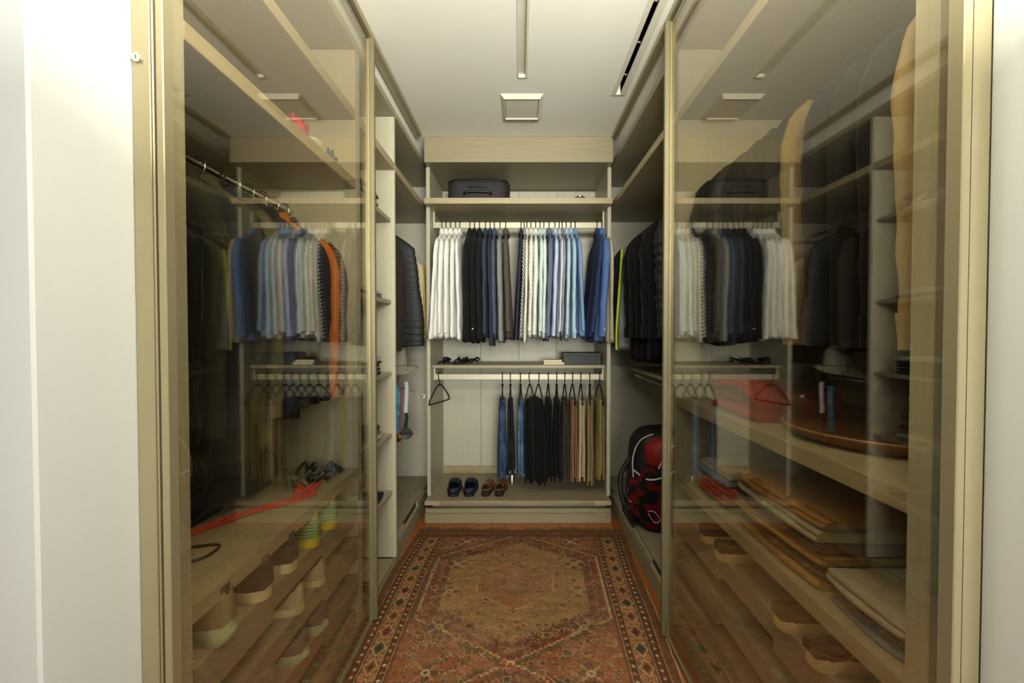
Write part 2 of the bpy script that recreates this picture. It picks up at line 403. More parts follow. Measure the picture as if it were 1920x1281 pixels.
# ------------------------------------------------------------------ rug: knotted pattern as a dense mesh with one colour per knot
def make_rug():
    NX, NY = 330, 560
    rng = np.random.RandomState(5)
    U, V = np.meshgrid(np.linspace(0, 1, NX), np.linspace(0, 1, NY))       # V=0 far end
    Wd, Ln = 1.32, 2.24
    X = U*Wd; Y = V*Ln                     # metres on the rug
    def noise2(sx, sy, seed):
        r = np.random.RandomState(seed); gx, gy = max(2, int(Wd/sx)), max(2, int(Ln/sy))
        g = r.rand(gy+2, gx+2); fx = U*gx; fy = V*gy
        ix = np.minimum(fx.astype(int), gx); iy = np.minimum(fy.astype(int), gy); tx = fx-ix; ty = fy-iy
        return (g[iy, ix]*(1-tx)+g[iy, ix+1]*tx)*(1-ty)+(g[iy+1, ix]*(1-tx)+g[iy+1, ix+1]*tx)*ty
    c = lambda h: np.array(srgb(h)[:3])
    RED, BRICK, TAN, NAVY, BROWN, CREAM, GREEN, ORG = map(c, ('#7c3323', '#63402b', '#87643f', '#342f28', '#503321', '#a98f66', '#4a4029', '#87491f'))
    C = np.zeros((NY, NX, 3)); C[:] = BRICK
    def put(mask, col, a=1.0): C[mask] = C[mask]*(1-a)+col*a
    # main field
    field = (X > .20) & (X < 1.12) & (Y > .10)
    wear = noise2(.25, .2, 1)*.6+noise2(.06, .05, 2)*.4
    put(field, BRICK)
    put(field, TAN, .55)
    # central chain of stepped medallions
    cx = .66
    q = .012
    Xq = np.floor(X/q)*q; Yq = np.floor(Y/q)*q
    per = 1.16
    for k, cy in enumerate((.62, 1.74)):
        d = np.abs(Xq-cx)/.50 + np.abs(Yq-cy)/.64
        hexd = np.maximum(np.abs(Xq-cx)/.44, (np.abs(Xq-cx)*.62+np.abs(Yq-cy))/.56)
        put(field & (hexd < 1.0), RED, .8)
        put(field & (hexd < .97), NAVY, .5); put(field & (hexd < .97), BRICK, .3)
        put(field & (hexd < .80), BRICK, 1)
        put(field & (hexd < .78), TAN, .9)
        put(field & (hexd > .99) & (hexd < 1.010), CREAM, .6)
        put(field & (hexd > .79) & (hexd < .805), CREAM, .35)
        d2 = np.maximum(np.abs(Xq-cx)/.2, (np.abs(Xq-cx)*.8+np.abs(Yq-cy))/.24)
        put(field & (d2 < 1), RED, .3); put(field & (d2 > .95) & (d2 < 1), CREAM, .35)
        put(field & (d2 < .5), NAVY, .25)
    # corner areas are redder
    hexall = np.minimum(*[np.maximum(np.abs(Xq-cx)/.44, (np.abs(Xq-cx)*.62+np.abs(Yq-cy))/.56) for cy in (.62, 1.74)])
    put(field & (hexall > 1.012) & (hexall < 1.07), NAVY, .6)
    put(field & (hexall > 1.07), RED, .45)
    for r_, cl, al in ((1.18, CREAM, .4), (1.20, NAVY, .5), (1.42, CREAM, .35), (1.60, NAVY, .4), (.90, CREAM, .30), (.86, NAVY, .35), (.60, BROWN, .35)):
        put(field & (np.abs(hexall-r_+.02*(((X+Y) % .05) > .025)) < .007), cl, al)
    # motifs: small stepped flowers scattered over the field
    def motif(mx, my, s, col, col2, kind):
        i0 = int(max(0, (mx-s)/Wd*(NX-1))); i1 = int(min(NX-1, (mx+s)/Wd*(NX-1)))+1
        j0 = int(max(0, (my-s)/Ln*(NY-1))); j1 = int(min(NY-1, (my+s)/Ln*(NY-1)))+1
        if i1 <= i0 or j1 <= j0: return
        sub = (slice(j0, j1), slice(i0, i1)); dx = np.abs(X[sub]-mx)/s; dy = np.abs(Y[sub]-my)/s
        if kind == 0: m1 = dx+dy < 1; m2 = dx+dy < .5; ol = (dx+dy < 1) & (dx+dy > .75)
        elif kind == 1: m1 = (dx < .3) | (dy < .25); m1 &= (dx+dy < 1.1); m2 = (dx < .12) & (dy < .9); ol = np.abs(dx-dy) < .14; ol &= dx < .8
        elif kind == 2: m1 = np.maximum(dx, dy) < .85; m2 = np.maximum(dx, dy) < .4; ol = (np.maximum(dx, dy) > .65) & m1
        else: m1 = (dy < .9) & (dx < .9-dy); m2 = (dy < .3) & (dx < .3); ol = np.abs(dx-(.9-dy)) < .12
        A = C[sub]; q = .5+.45*rng.rand(); A[m1] = A[m1]*(1-q)+col*q; A[m2] = A[m2]*(1-q)+col2*q; A[ol] = A[ol]*(1-q*.6)+CREAM*q*.6
    pal = [RED, NAVY, BROWN, GREEN, ORG, BRICK]
    for k in range(2600):
        mx = .22+rng.rand()*.88; my = .10+rng.rand()*(Ln-.15)
        jx = int(mx/Wd*(NX-1)); jy = int(my/Ln*(NY-1))
        inner = min(max(abs(mx-cx)/.44, (abs(mx-cx)*.62+abs(my-cy))/.56) for cy in (.62, 1.74)) < .78
        if inner and rng.rand() < .72: continue
        s = .005+rng.rand()**2*.018
        a, b = rng.randint(0, 6, 2); motif(mx, my, s, pal[a], pal[b], rng.randint(0, 4))
    for my in np.arange(.16, Ln, .27):
        for mx in (.34, .98):
            motif(mx, my, .05, NAVY, RED, 1); motif(mx, my, .022, CREAM, NAVY, 0)
    # borders ---------------------------------------------------------
    def border(dist, along, yv):
        """dist = distance from the rug edge"""
        put((dist < .185), BROWN, .85)
        put((dist < .035), BRICK, 1.0)
        m = (dist > .085) & (dist < .150); put(m, c('#6e4a30'), 1)
        # guard lines
        for a, b, col in ((.035, .039, CREAM), (.078, .083, CREAM), (.151, .156, CREAM), (.182, .188, CREAM)): put((dist > a) & (dist < b), col, .55)
        for a, b in ((.044, .074), (.160, .180)):
            mid = (a+b)/2; dots = (np.abs(dist-mid)+np.abs(((along+.02*(a > .1)) % .040)-.02) < .0085)
            put(dots, c('#b49a72'), .8)
            put((dist > a) & (dist < b) & (np.abs(((along) % .080)-.04) < .012) & (np.abs(dist-mid) < .006), RED, .7)
        ph = (along % .105)/.105; e = (dist-.1175)/.0325
        tri = np.abs(ph-.5)*2
        k = np.floor(along/.105).astype(int) % 3
        dm = np.abs(e)+tri*1.0
        inb = m
        for kk, col in enumerate((RED, GREEN, ORG)): put(inb & (dm < .85) & (k == kk), col, .8)
        put(inb & (dm < .45), NAVY, .8)
        put(inb & (np.abs(dm-.88) < .10), CREAM, .7)
        put(inb & (np.abs(np.abs(e)-.62) < .14) & (tri > .70), c('#9c3a2c'), .9)
        put(inb & (np.abs(np.abs(e)-.62) < .22) & (tri > .62) & ~((np.abs(np.abs(e)-.62) < .14) & (tri > .70)), CREAM, .6)
    de = np.minimum(X, Wd-X)
    m0 = C.copy(); border(de, Y, True)
    keep = (de >= .19); C[keep] = m0[keep]
    end = (Y < .10)
    put(end, BRICK, 1); put((Y < .012), c('#6b5038')); 
    put(end & (Y > .05) & (Y < .054), CREAM, .4); put(end & (Y > .055) & (np.abs((X % .05)-.025)+np.abs(Y-.078) < .018), NAVY, .7); put(end & (np.abs((X % .05)-.025)+np.abs(Y-.078) < .008), ORG, .8)
    # abrash (horizontal colour bands), worn centre, knot noise
    row = (rng.rand(NY)-.5)*.10; row = np.convolve(row, np.ones(2)/2, 'same')
    C *= (1+row[:, None, None])
    wmask = np.clip((wear-.36)*3, 0, 1)*.45*field*np.clip(1.15-np.abs(X-.62)/.55, 0, 1)
    C = C*(1-wmask[..., None])+c('#947052')*wmask[..., None]
    C *= (.72+.56*rng.rand(NY, NX))[..., None]
    C *= (.82+.36*noise2(.018, .008, 19))[..., None]
    C *= .84+.32*noise2(.11, .02, 9)[..., None]
    C = np.clip(C*np.array([1.22, 1.28, 1.25]), 0, 1)
    # geometry: skewed quad, its left long side stops at the left plinth
    yfar = 2.93
    Yw = yfar-Y*1.0
    ang = -.080
    left = np.maximum(-.658+ang*(yfar-.1-Yw), -.688)
    right = .660+ang*.62*(yfar-.1-Yw)
    rip = .004*np.sin(Y*9)*np.clip(U-.85, 0, 1)*6
    Xw = left+(right-left)*U + rip
    Zw = .0055+.0012*noise2(.09, .08, 4)
    Yw = Yw+.010*np.sin(U*9+.6)*(V < .02)+.006*np.sin(U*4)
    co = np.stack([Xw, Yw, Zw], -1).reshape(-1, 3)
    idx = np.arange(NX*NY).reshape(NY, NX)
    f = np.stack([idx[:-1, :-1], idx[1:, :-1], idx[1:, 1:], idx[:-1, 1:]], -1).reshape(-1, 4)
    me = bpy.data.meshes.new('pile'); me.vertices.add(len(co)); me.vertices.foreach_set('co', co.ravel())
    me.loops.add(f.size); me.loops.foreach_set('vertex_index', f.ravel().astype(np.int32))
    me.polygons.add(len(f)); me.polygons.foreach_set('loop_start', np.arange(0, f.size, 4, dtype=np.int32))
    me.update(calc_edges=True)
    at = me.color_attributes.new('knots', 'FLOAT_COLOR', 'POINT')
    at.data.foreach_set('color', np.concatenate([C.reshape(-1, 3), np.ones((NX*NY, 1))], 1).ravel().astype(np.float32))
    m, t, b = mk('rug_wool', .95, 0, .1)
    a = t.new('ShaderNodeVertexColor', layer_name='knots'); t.link(a.outputs[0], b.inputs['Base Color'])
    tc = t.new('ShaderNodeTexCoord'); n2 = t.new('ShaderNodeTexNoise', i_Scale=220, i_Detail=3); t.link(tc.outputs['Object'], n2.inputs['Vector'])
    bp = t.new('ShaderNodeBump', i_Strength=.5, i_Distance=.004); t.link(n2.outputs[0], bp.inputs['Height']); t.link(bp.outputs[0], b.inputs['Normal'])
    me.materials.append(m)
    root = thing('persian_rug', 'worn red and brown oriental rug covering the closet floor', 'rug', (0, 0, 0))
    o = bpy.data.objects.new('pile', me); COL.objects.link(o); o.parent = root
    # backing edge and frayed fringe
    r = random.Random(3); fr = MB()
    for k in range(330):
        x = -.655+1.31*k/330+r.uniform(-.003, .003); L = r.uniform(.02, .055)*(1+.4*math.sin(k*.11)); dx = r.uniform(-.02, .02)
        y0 = 2.93+.010*math.sin(9*(k/330)+.6)+.006*math.sin(4*k/330)
        z = .004
        fr.add([(x-.003, y0-.010, z+.004), (x+.003, y0-.010, z+.004), (x+dx*.5+.001, y0+L*.5, z+r.uniform(0, .006)), (x+dx*.5-.001, y0+L*.5, z+.004), (x+dx, y0+L, .003)],
               [(0, 1, 2, 3), (3, 2, 4)])
    fo = fr.build('fringe', cloth('#6b5236'), root, kind='stuff')
    # pale selvage down the right-hand side
    sv = MB(); pts = []
    for k in range(60):
        j = int((.30+.68*k/59)*(NY-1)); p = co.reshape(NY, NX, 3)[j, NX-1]; pts.append((p[0]+.004+.002*math.sin(k*1.3), p[1], .0065))
    sv.tube(pts, lambda t: .0022+.0014*math.sin(t*40)**2, 6).build('selvage', cloth('#b79b74'), root, smooth=True)
make_rug()

# ------------------------------------------------------------------ garments
R = random.Random(11)
def nz(x, y, z): return noise.noise(Vector((x, y, z)))
def torso_mb(L, hs, hh, tt, tb, slope=.10, neck=.055, lean=0, seed=0, puff=0, open_front=False, seg=28, rows=20):
    m = MB(); loops = []
    nr = rows if not puff else 60
    ds = [0, .01, .025, .045, .07] if True else []
    ds = [d*slope/.1 for d in ds]+[slope+(L-slope)*(i/nr)**1.0 for i in range(nr+1)]
    for d in ds:
        s = d/L
        hw = neck+(hs-neck)*(d/slope)**.75 if d < slope else hs+(hh-hs)*min(1, (d-slope)/(L-slope)*1.3)
        th = tt*(.55+.45*min(1, d/slope))+(tb-tt)*s
        pf = 1+puff*(abs(math.sin(PI*(d-slope)/.045))**.5-.75) if puff and d > slope else 1
        row = []
        for j in range(seg):
            a = 2*PI*j/seg; cx, cy = math.cos(a), math.sin(a)
            y = hw*spow(cy, .95)
            k = 1+.50*s*math.sin(9*y/hh+seed*1.7)+.5*nz(y*7+seed, d*2, seed)*s
            x = th*spow(cx, .75)*k*pf
            y += .006*nz(d*6, a, seed+3)*(1+s)
            if puff: y = math.copysign(abs(y)+.006*(pf-1)/max(puff, .01)*abs(cy), y)
            zz = -d - (.012*math.cos(y/hh*PI*.5)**2 if d > L*.98 else 0)+.006*nz(y*9, x*9, seed)*s
            row.append((x+lean*s**1.1+.004*nz(d*3, seed, 0), y, zz))
        loops.append(row)
    # hem turned in
    last = loops[-1]; cx = sum(p[0] for p in last)/seg
    loops.append([((p[0]-cx)*.8+cx, p[1]*.98, p[2]+.006) for p in last])
    return m.loft(loops)
def sleeve_mb(side, hs, th, Ls, slope, lean, L, seed, r0=.052, r1=.034, swing=0, puff=0, a0=0., a1=1., rx=1.0):
    m = MB(); loops = []; n = 26 if not puff else 44; seg = 14
    for i in range(n+1):
        s = a0+(a1-a0)*i/n
        d = slope*.72+s*Ls
        ry = (r0+(r1-r0)*s); tx = th*(1.05-.25*s)*rx
        if s < .08: q = math.sqrt(max(.02, s/.08)); ry *= .55+.45*q; tx *= .4+.6*q
        cy = side*(hs-.035+.055*math.sin(min(1, s*3.5)*PI/2)*1.0-.012*s+swing*s*s)
        cx = lean*(d/L)**1.1+.003*nz(s*4, seed, side)+.004*nz(s*1.5, seed+9, side)*s
        pf = 1+puff*(abs(math.sin(PI*s*Ls/.045))**.5-.75) if puff else 1
        row = []
        for j in range(seg):
            a = 2*PI*j/seg
            k = 1+.16*nz(math.cos(a)*1.2+seed, math.sin(a)*1.2, s*9+side)
            row.append((cx+tx*math.cos(a)*k*pf, cy+ry*math.sin(a)*k*pf, -d+.012*math.sin(a)*side*(1-s)))
        loops.append(row)
    return m.loft(loops)
def collar_mb(th, seed, lean=0, h=.030, r=.056):
    m = MB(); loops = []
    for (f, z) in ((1.0, -.018), (1.02, .0), (.92, h*.8), (.84, h), (1.0, h*.6), (1.14, .004), (1.18, -.012)):
        loops.append([(th*1.05*f*math.cos(2*PI*j/20), r*f*math.sin(2*PI*j/20)+.004, z+.010*math.cos(2*PI*j/20*1+PI/2)) for j in range(20)])
    return m.loft(loops, False, False)
def hanger_mesh(kind='flocked', w=.19, slope=.085):
    """hook and shoulders in the YZ plane, hook crown at z=0 over the rod"""
    hook = [(0, .021, -.030), (0, .021, -.010), (0, .010, .004), (0, -.004, .006), (0, -.016, -.006), (0, -.017, -.024), (0, -.008, -.044), (0, 0, -.060), (0, 0, -.085)]
    sh = [(0, -w, -.085-slope), (0, -w*.6, -.085-slope*.62), (0, -.03, -.094), (0, 0, -.086), (0, .03, -.094), (0, w*.6, -.085-slope*.62), (0, w, -.085-slope)]
    return hook, sh
M_HBLK = plain('#17120f', .55, var=.1); M_HWOOD = wood('#7a4a26', '#5a3218', 1, .4); M_WIRE = plain('#b9b9b4', .25, metal=1)
M_HWHITE = plain('#dcd9cf', .5)
def hanger(label, loc, rz, kind='black', group=None, rodr=0.0, w=.18):
    t = thing('clothes_hanger', label, 'hanger', loc, rz, group)
    hk, sh = hanger_mesh(w=w)
    mh = {'black': M_HBLK, 'wood': M_WIRE, 'steel': M_WIRE}[kind]; ms = {'black': M_HBLK, 'wood': M_HWOOD, 'steel': M_HBLK}[kind]
    MB().tube(hk, .0034, 8, 3).build('hook', mh, t, smooth=True)
    MB().tube(sh, .0055 if kind != 'wood' else .009, 8, 3).build('shoulder_bar', ms, t, smooth=True)
    return t
def garment(label, cat, loc, rz, col, L=.74, th=.013, tb=.018, hs=.19, hh=.205, slope=.10, sleeves=True, Ls=.60, lean=0, mat=None, smat=None,
            puff=0, seed=None, drop=.083, name='shirt', group=None, collar=True, cuff=True, r0=.05, r1=.032, rx=1.0, buttons=False, trim=None):
    seed = R.uniform(0, 90) if seed is None else seed
    t = thing(name, label, cat, (loc[0], loc[1], loc[2]), rz, group)
    m = mat or cloth(col)
    M = Matrix.Translation((0, 0, -drop))
    torso_mb(L, hs, hh, th, tb, slope, lean=lean, seed=seed, puff=puff).xf(M).build('torso', m, t, smooth='all')
    if sleeves:
        for sd in (-1, 1):
            s = sleeve_mb(sd, hs, th*1.0, Ls, slope, lean, L, seed+sd, r0, r1, puff=puff, rx=rx).xf(M).build('sleeve', smat or m, t, smooth='all')
            if cuff:
                sleeve_mb(sd, hs, th*1.12, Ls, slope, lean, L, seed+sd, r0*1.04, r1*1.10, a0=.90, a1=1.008, rx=rx).xf(M).build('cuff', smat or m, s, smooth='all')
                if buttons and sd == -1:
                    d = slope*.72+Ls*.95
                    MB().lathe([(.0005, 0), (.0045, 0), (.005, .001), (.0045, .002), (.0005, .002)], seg=10).xf(Matrix.Translation((lean*(d/L)**1.1+.007, -hs-.02-r1, -drop-d+.01)) @ Matrix.Rotation(PI/2, 4, 'X')).build('button', M_HWHITE, s, smooth=True)
    if collar:
        cm = collar_mb(th*1.15, seed)
        cm.xf(Matrix.Translation((0, 0, -drop-.006))).build('collar', m, t, smooth=True)
    if trim:
        for sd in (-1,):
            pts = [(lean*(d/L)+.0, sd*(hs+.004+(hh-hs)*min(1, (d-slope)/(L-slope)*1.3)), -drop-d) for d in (slope, slope+.15, slope+.3, L*.8, L-.01)]
            MB().tube(pts, .008, 8, 3).build('trim', trim, t, smooth=True)
    return t

def bx_(px, z): return PX(px, z)
shirts = [  # hook px, bottom px, colour, pattern, colour2, length tweak, label
 (829.8, 806, '#f6f6f0', None, None, .0, 'white dress shirt at the far left end of the upper rail, sleeve over the panel'),
 (837.5, 822, '#f8f7f2', None, None, .0, 'second white dress shirt from the left panel on the upper rail'),
 (846, 834, '#f5f4ec', None, None, .0, 'third white dress shirt from the left, middle of the five white ones'),
 (855.5, 846, '#f7f6f0', None, None, .0, 'fourth white dress shirt from the left on the upper rail'),
 (863, 859, '#f4f3ec', None, None, .015, 'white dress shirt hanging right beside the black shirts'),
 (882, 872, '#17181b', None, None, .02, 'black shirt hanging next to the last white shirt'),
 (890.5, 886, '#15171a', None, None, .025, 'middle one of three black shirts, with a white cuff button'),
 (900, 897, '#1a1b1d', None, None, .02, 'black shirt beside the slate blue denim shirts'),
 (911, 908, '#36404f', None, None, -.01, 'slate blue shirt directly right of the black shirts'),
 (919.5, 920, '#2c3644', None, None, .045, 'dark denim blue shirt hanging lower than its neighbours'),
 (927.6, 928, '#4d566c', None, None, .0, 'greyish blue shirt left of the light grey shirt'),
 (938, 939, '#858a84', None, None, .02, 'light grey shirt in the middle of the upper rail'),
 (948.5, 952, '#57504a', None, None, .0, 'taupe brown shirt just left of the empty gap on the rail'),
 (977, 967, '#26283a', 'dot', '#454a66', .0, 'navy shirt with tiny light dots right of the gap'),
 (983, 976, '#2c2c2e', 'diag', '#e6e4da', .0, 'black and white striped shirt beside the dotted navy one'),
 (988, 984, '#efeee4', None, None, .02, 'off-white shirt directly right of the striped shirt'),
 (995.5, 994, '#eae8da', 'check', '#b5b3a4', -.01, 'cream shirt with a fine check pattern'),
 (1004, 1003, '#e6eae4', None, None, -.01, 'very pale grey white shirt right of the checked one'),
 (1012.5, 1012, '#d3e2de', None, None, -.01, 'pale mint shirt near the middle of the right shirt group'),
 (1019.5, 1020, '#d9e4e2', None, None, .0, 'pale aqua white shirt left of the slate striped shirt'),
 (1029, 1026, '#5b6377', 'stripe_z', '#6b7285', .01, 'slate grey-blue knit shirt with fine stripes'),
 (1040, 1038, '#bccdec', None, None, -.015, 'light sky blue shirt right of the slate one'),
 (1048, 1047, '#d2dad9', None, None, -.01, 'pale grey-green shirt between light blue shirts'),
 (1053.5, 1055, '#8f939c', None, None, -.02, 'mid grey shirt between pale blue shirts'),
 (1061, 1063, '#b6cbdd', None, None, .005, 'pale powder blue shirt beside the mid grey shirt'),
 (1069.5, 1077, '#abc7d5', None, None, -.005, 'pale aqua blue shirt with button cuff, second from the right of its group'),
 (1077.5, 1093, '#7d9dc4', None, None, -.015, 'sky blue shirt at the right end of the long shirt group'),
 (1118, 1109, '#2c3f66', None, None, -.01, 'dark navy blue shirt behind the bright blue shirt'),
 (1127, 1128, '#5875ac', None, None, .02, 'bright medium blue shirt near the right panel with white buttons'),
 (1134, 1147, '#bfb394', None, None, .03, 'cream beige shirt at the far right end of the upper rail'),
]
ZR = H(.786)
for i, (hp, bp, c1, pat, c2, dl, lb) in enumerate(shirts):
    x = PX(hp, RY); xb = PX(bp, 3.04)
    gaps = []
    if i: gaps.append(x-PX(shirts[i-1][0], RY))
    if i < len(shirts)-1: gaps.append(PX(shirts[i+1][0], RY)-x)
    g = min(gaps+[.045])
    bt = []
    if i: bt.append(xb-PX(shirts[i-1][1], 3.04))
    if i < len(shirts)-1: bt.append(PX(shirts[i+1][1], 3.04)-xb)
    gb = min(bt+[.06])
    th = max(.010, g*.50); tb = max(.014, gb*.50)
    if i == 28: th, tb = .022, .036
    if i == 27: th, tb = .014, .024
    if i in (0, 12, 26): tb *= 1.25
    hk = hanger('black slim hanger holding the '+' '.join(lb.split()[:9]), (x, RY, ZR), R.uniform(-.03, .03), 'black', 'hangers on the upper back rail', w=.165)
    garment(lb, 'shirt', (x, RY, ZR), R.uniform(-.02, .02), c1, L=.745+dl, Ls=.655+dl+R.uniform(-.032, .018), th=th, tb=tb, hs=.19, hh=.195, lean=xb-x,
            mat=cloth(c1, pat, c2), group='shirts on the upper back rail', buttons=(i in (6, 25, 28)), rx=1.05 if i != 28 else 1.25, r0=.055, r1=.045)

# trousers -------------------------------------------------------------
def pants_hanger(label, x, rz, group, z=H(-.295), y=RY):
    t = thing('trouser_hanger', label, 'hanger', (x, y, z), rz, group)
    hook = [(0, .020, -.030), (0, .020, -.008), (0, .008, .004), (0, -.006, .005), (0, -.017, -.008), (0, -.016, -.028), (0, -.006, -.048), (0, 0, -.062), (0, 0, -.080)]
    MB().tube(hook, .0036, 8, 3).build('hook', M_HBLK, t, smooth=True)
    fr = [(0, 0, -.078), (0, .055, -.105), (0, .135, -.175), (0, .142, -.195), (0, .130, -.207), (0, -.130, -.207), (0, -.142, -.195), (0, -.135, -.175), (0, -.055, -.105)]
    MB().tube(fr, .0050, 8, 3, closed=True).build('frame', M_HBLK, t, smooth=True)
    MB().lathe([(.001, 0), (.009, .001), (.010, .008), (.006, .016), (.001, .017)], (0, 0, -.092), 12).build('swivel', M_HBLK, t, smooth=True)
    return t
def trousers(label, x, rz, mat, Lf, Lb, th, name='trousers', w=.105, flare=1.5, seed=0, lean=0, z=H(-.295)-.202, y=RY, group='trousers on the lower back rail', jeans=False):
    t = thing(name, label, 'trousers', (x, y, z), rz, group)
    for li, (off, ll, k) in enumerate(((-.0, Lf, 1.0), (0, Lb, .80))):
        # each leg is a band folded over the bar; the second lies inside the first
        m = MB(); rows = 15; loops = []
        prof = []
        N = 16
        ro = th*(1.0 if li == 0 else .55); ri = th*(.58 if li == 0 else .12)
        ya, yb = (-w, w) if li == 0 else (-w*.86+.01, w*.9+.012)
        for i in range(rows):
            f = i/(rows-1); yy = ya+(yb-ya)*f
            edge = math.sin(PI*f)**.3
            loop = []
            def side(r, sgn, d, L_):
                s = d/L_
                xo = r*(1+(flare-1)*s)+.004*math.sin(8*f+seed+sgn)*s+.006*nz(f*3+seed, d*5, sgn)*s*1.5
                return (sgn*xo*(.55+.45*edge)+lean*s, yy*(1+.06*s)+.006*nz(d*6, seed, f*2), -d)
            ds = [ll*q/N for q in range(N, 0, -1)]
            for d in ds: loop.append(side(ro, -1, d, ll))
            for a in range(1, 8):
                an = PI*(1-a/8); loop.append((ro*math.cos(an)*(.55+.45*edge), yy, ro*math.sin(an)*.9+.004))
            for d in reversed(ds): loop.append(side(ro, 1, d, ll*.985))
            for d in ds: loop.append(side(ri, 1, d, ll*.985))
            for a in range(1, 8):
                an = PI*(a/8); loop.append((ri*math.cos(an)*(.55+.45*edge), yy, ri*math.sin(an)*.9+.003))
            for d in reversed(ds): loop.append(side(ri, -1, d, ll))
            loops.append(loop)
        m.loft(loops); lg = m.build('leg', mat, t, smooth=True)
        if jeans:
            hm = MB()
            for sgn in (-1, 1):
                xo = ro*flare
                hm.box((sgn*xo-.004*sgn-.002, ya*.99, -ll+.002), (sgn*xo+.003, yb*1.05, -ll+.022), .002)
            hm.build('hem', cloth('#5d80a8', 'denim', '#89a7c6'), lg)
    return t
DN = cloth('#2f4566', 'denim', '#5a7698'); DND = cloth('#171c28', 'denim', '#232c3e'); DNL = cloth('#446488', 'denim', '#86a3bd')
tr = [(942, 0.04, DN, .525, .50, .024, 'blue washed denim jeans at the left end of the lower rail', 'jeans', True, -.004),
      (957, 0.0, DND, .50, .48, .020, 'dark indigo jeans between two lighter pairs of jeans', 'jeans', False, .004),
      (976, -.05, DNL, .515, .49, .020, 'light blue faded jeans beside the black trousers', 'jeans', True, .006),
      (993, -.24, cloth('#0f1112'), .56, .54, .020, 'black trousers on the twisted hanger beside the light jeans', 'trousers', False, .012),
      (1010, .16, cloth('#111212'), .575, .55, .019, 'black trousers second in the black row, hanging lowest', 'trousers', False, .006),
      (1028, 0.02, cloth('#0d0f10'), .545, .53, .022, 'black trousers third in the black row', 'trousers', False, .0),
      (1044, -.03, cloth('#10110f'), .55, .53, .021, 'black trousers beside the dark olive pair', 'trousers', False, .0),
      (1059, 0.0, cloth('#3a382c'), .535, .51, .020, 'dark olive trousers between black and brown pairs', 'trousers', False, .0),
      (1073.5, 0.03, cloth('#8a6848'), .55, .53, .017, 'rust brown trousers beside the pale khaki pair', 'trousers', False, .002),
      (1089, -.03, cloth('#bfad86'), .545, .52, .020, 'pale cream khaki trousers right of the brown pair', 'trousers', False, .001),
      (1106, -.12, cloth('#8f7c50'), .575, .55, .021, 'olive khaki trousers second from the right panel', 'trousers', False, .0),
      (1124, .03, cloth('#97834f'), .535, .51, .018, 'mustard khaki trousers against the right panel', 'trousers', False, -.006)]
for i, (hp, rz, mat, lf, lbk, th, lb, nm, jn, lean) in enumerate(tr):
    x = PX(hp, RY)
    g = []
    if i: g.append(x-PX(tr[i-1][0], RY))
    if i < len(tr)-1: g.append(PX(tr[i+1][0], RY)-x)
    pants_hanger('black wishbone hanger holding the '+' '.join(lb.split()[:9]), x, rz, 'trouser hangers on the lower back rail')
    trousers(lb, x, rz, mat, lf, lbk, th if i < 3 else max(.024, th), nm, seed=i*1.7, lean=lean, jeans=jn, flare=1.4 if i < 3 else 1.28)
pants_hanger('empty black triangular hanger turned sideways at the left end of the lower rail', PX(824, RY), -.33, None)

# ------------------------------------------------------------------ left corner unit garments (face the aisle end-on)
QR = PI/2
def side_garment(s, y, label, cat, name, mat, rodh, L, hs=.22, hh=.24, th=.03, tb=.04, sleeves=True, Ls=.62, puff=0, xr=.95, smat=None, kind='black', collar=True, trim=None, r0=.06, r1=.045, lean=0, rz=0, slope=.11, group=None):
    rot = -QR if s > 0 else QR           # local -y end points to the aisle
    rot = (QR if s < 0 else -QR)+rz
    z = rodh+.014
    hanger(('%s hanger carrying the ' % {'black': 'black', 'wood': 'brown wooden', 'steel': 'steel-hooked'}[kind])+' '.join(label.split()[:10]), (s*xr, y, z), rot, kind, w=hs*.85)
    return garment(label, cat, (s*xr, y, z), rot, None, L=L, Ls=Ls, th=th, tb=tb, hs=hs, hh=hh, sleeves=sleeves, mat=mat, smat=smat, puff=puff, name=name, collar=collar, cuff=sleeves and not puff, r0=r0, r1=r1, lean=lean, slope=slope, trim=trim, group=group)
# rotation: local -y -> aisle. left: aisle is +x. Rz(+90) maps (0,-1)->(1,0)
BLK = cloth('#0c0c0f', rough=.8, sheen=.05); CHAR = cloth('#26262a'); OLV = cloth('#2e2c20'); OLV2 = cloth('#5a543d'); BRJ = cloth('#2f2822')
NYL = plain('#0f1112', .62, var=.15, bump=.3, bscale=40); GRY = plain('#5f625e', .45, var=.1, bump=.35, bscale=30)
NEON = plain('#b6cf1c', .6, var=.05)
side_garment(-1, 2.80, 'dark brown canvas jacket in the left corner, nearest the shelf column', 'jacket', 'jacket', BRJ, H(.72), .76, hs=.19, hh=.215, th=.03, tb=.035, Ls=.68, xr=.97)
side_garment(-1, 3.05, 'black quilted sleeveless puffer vest in the left corner', 'vest', 'puffer_vest', NYL, H(.74), .76, hs=.235, hh=.30, th=.03, tb=.035, sleeves=False, puff=.35, xr=.935)
side_garment(-1, 3.27, 'mustard yellow and cream jacket partly hidden behind the puffer vest', 'jacket', 'jacket', cloth('#c9bd9c'), H(.66), .66, hs=.255, hh=.272, th=.022, tb=.03, sleeves=False, trim=plain('#b7912c', .7))
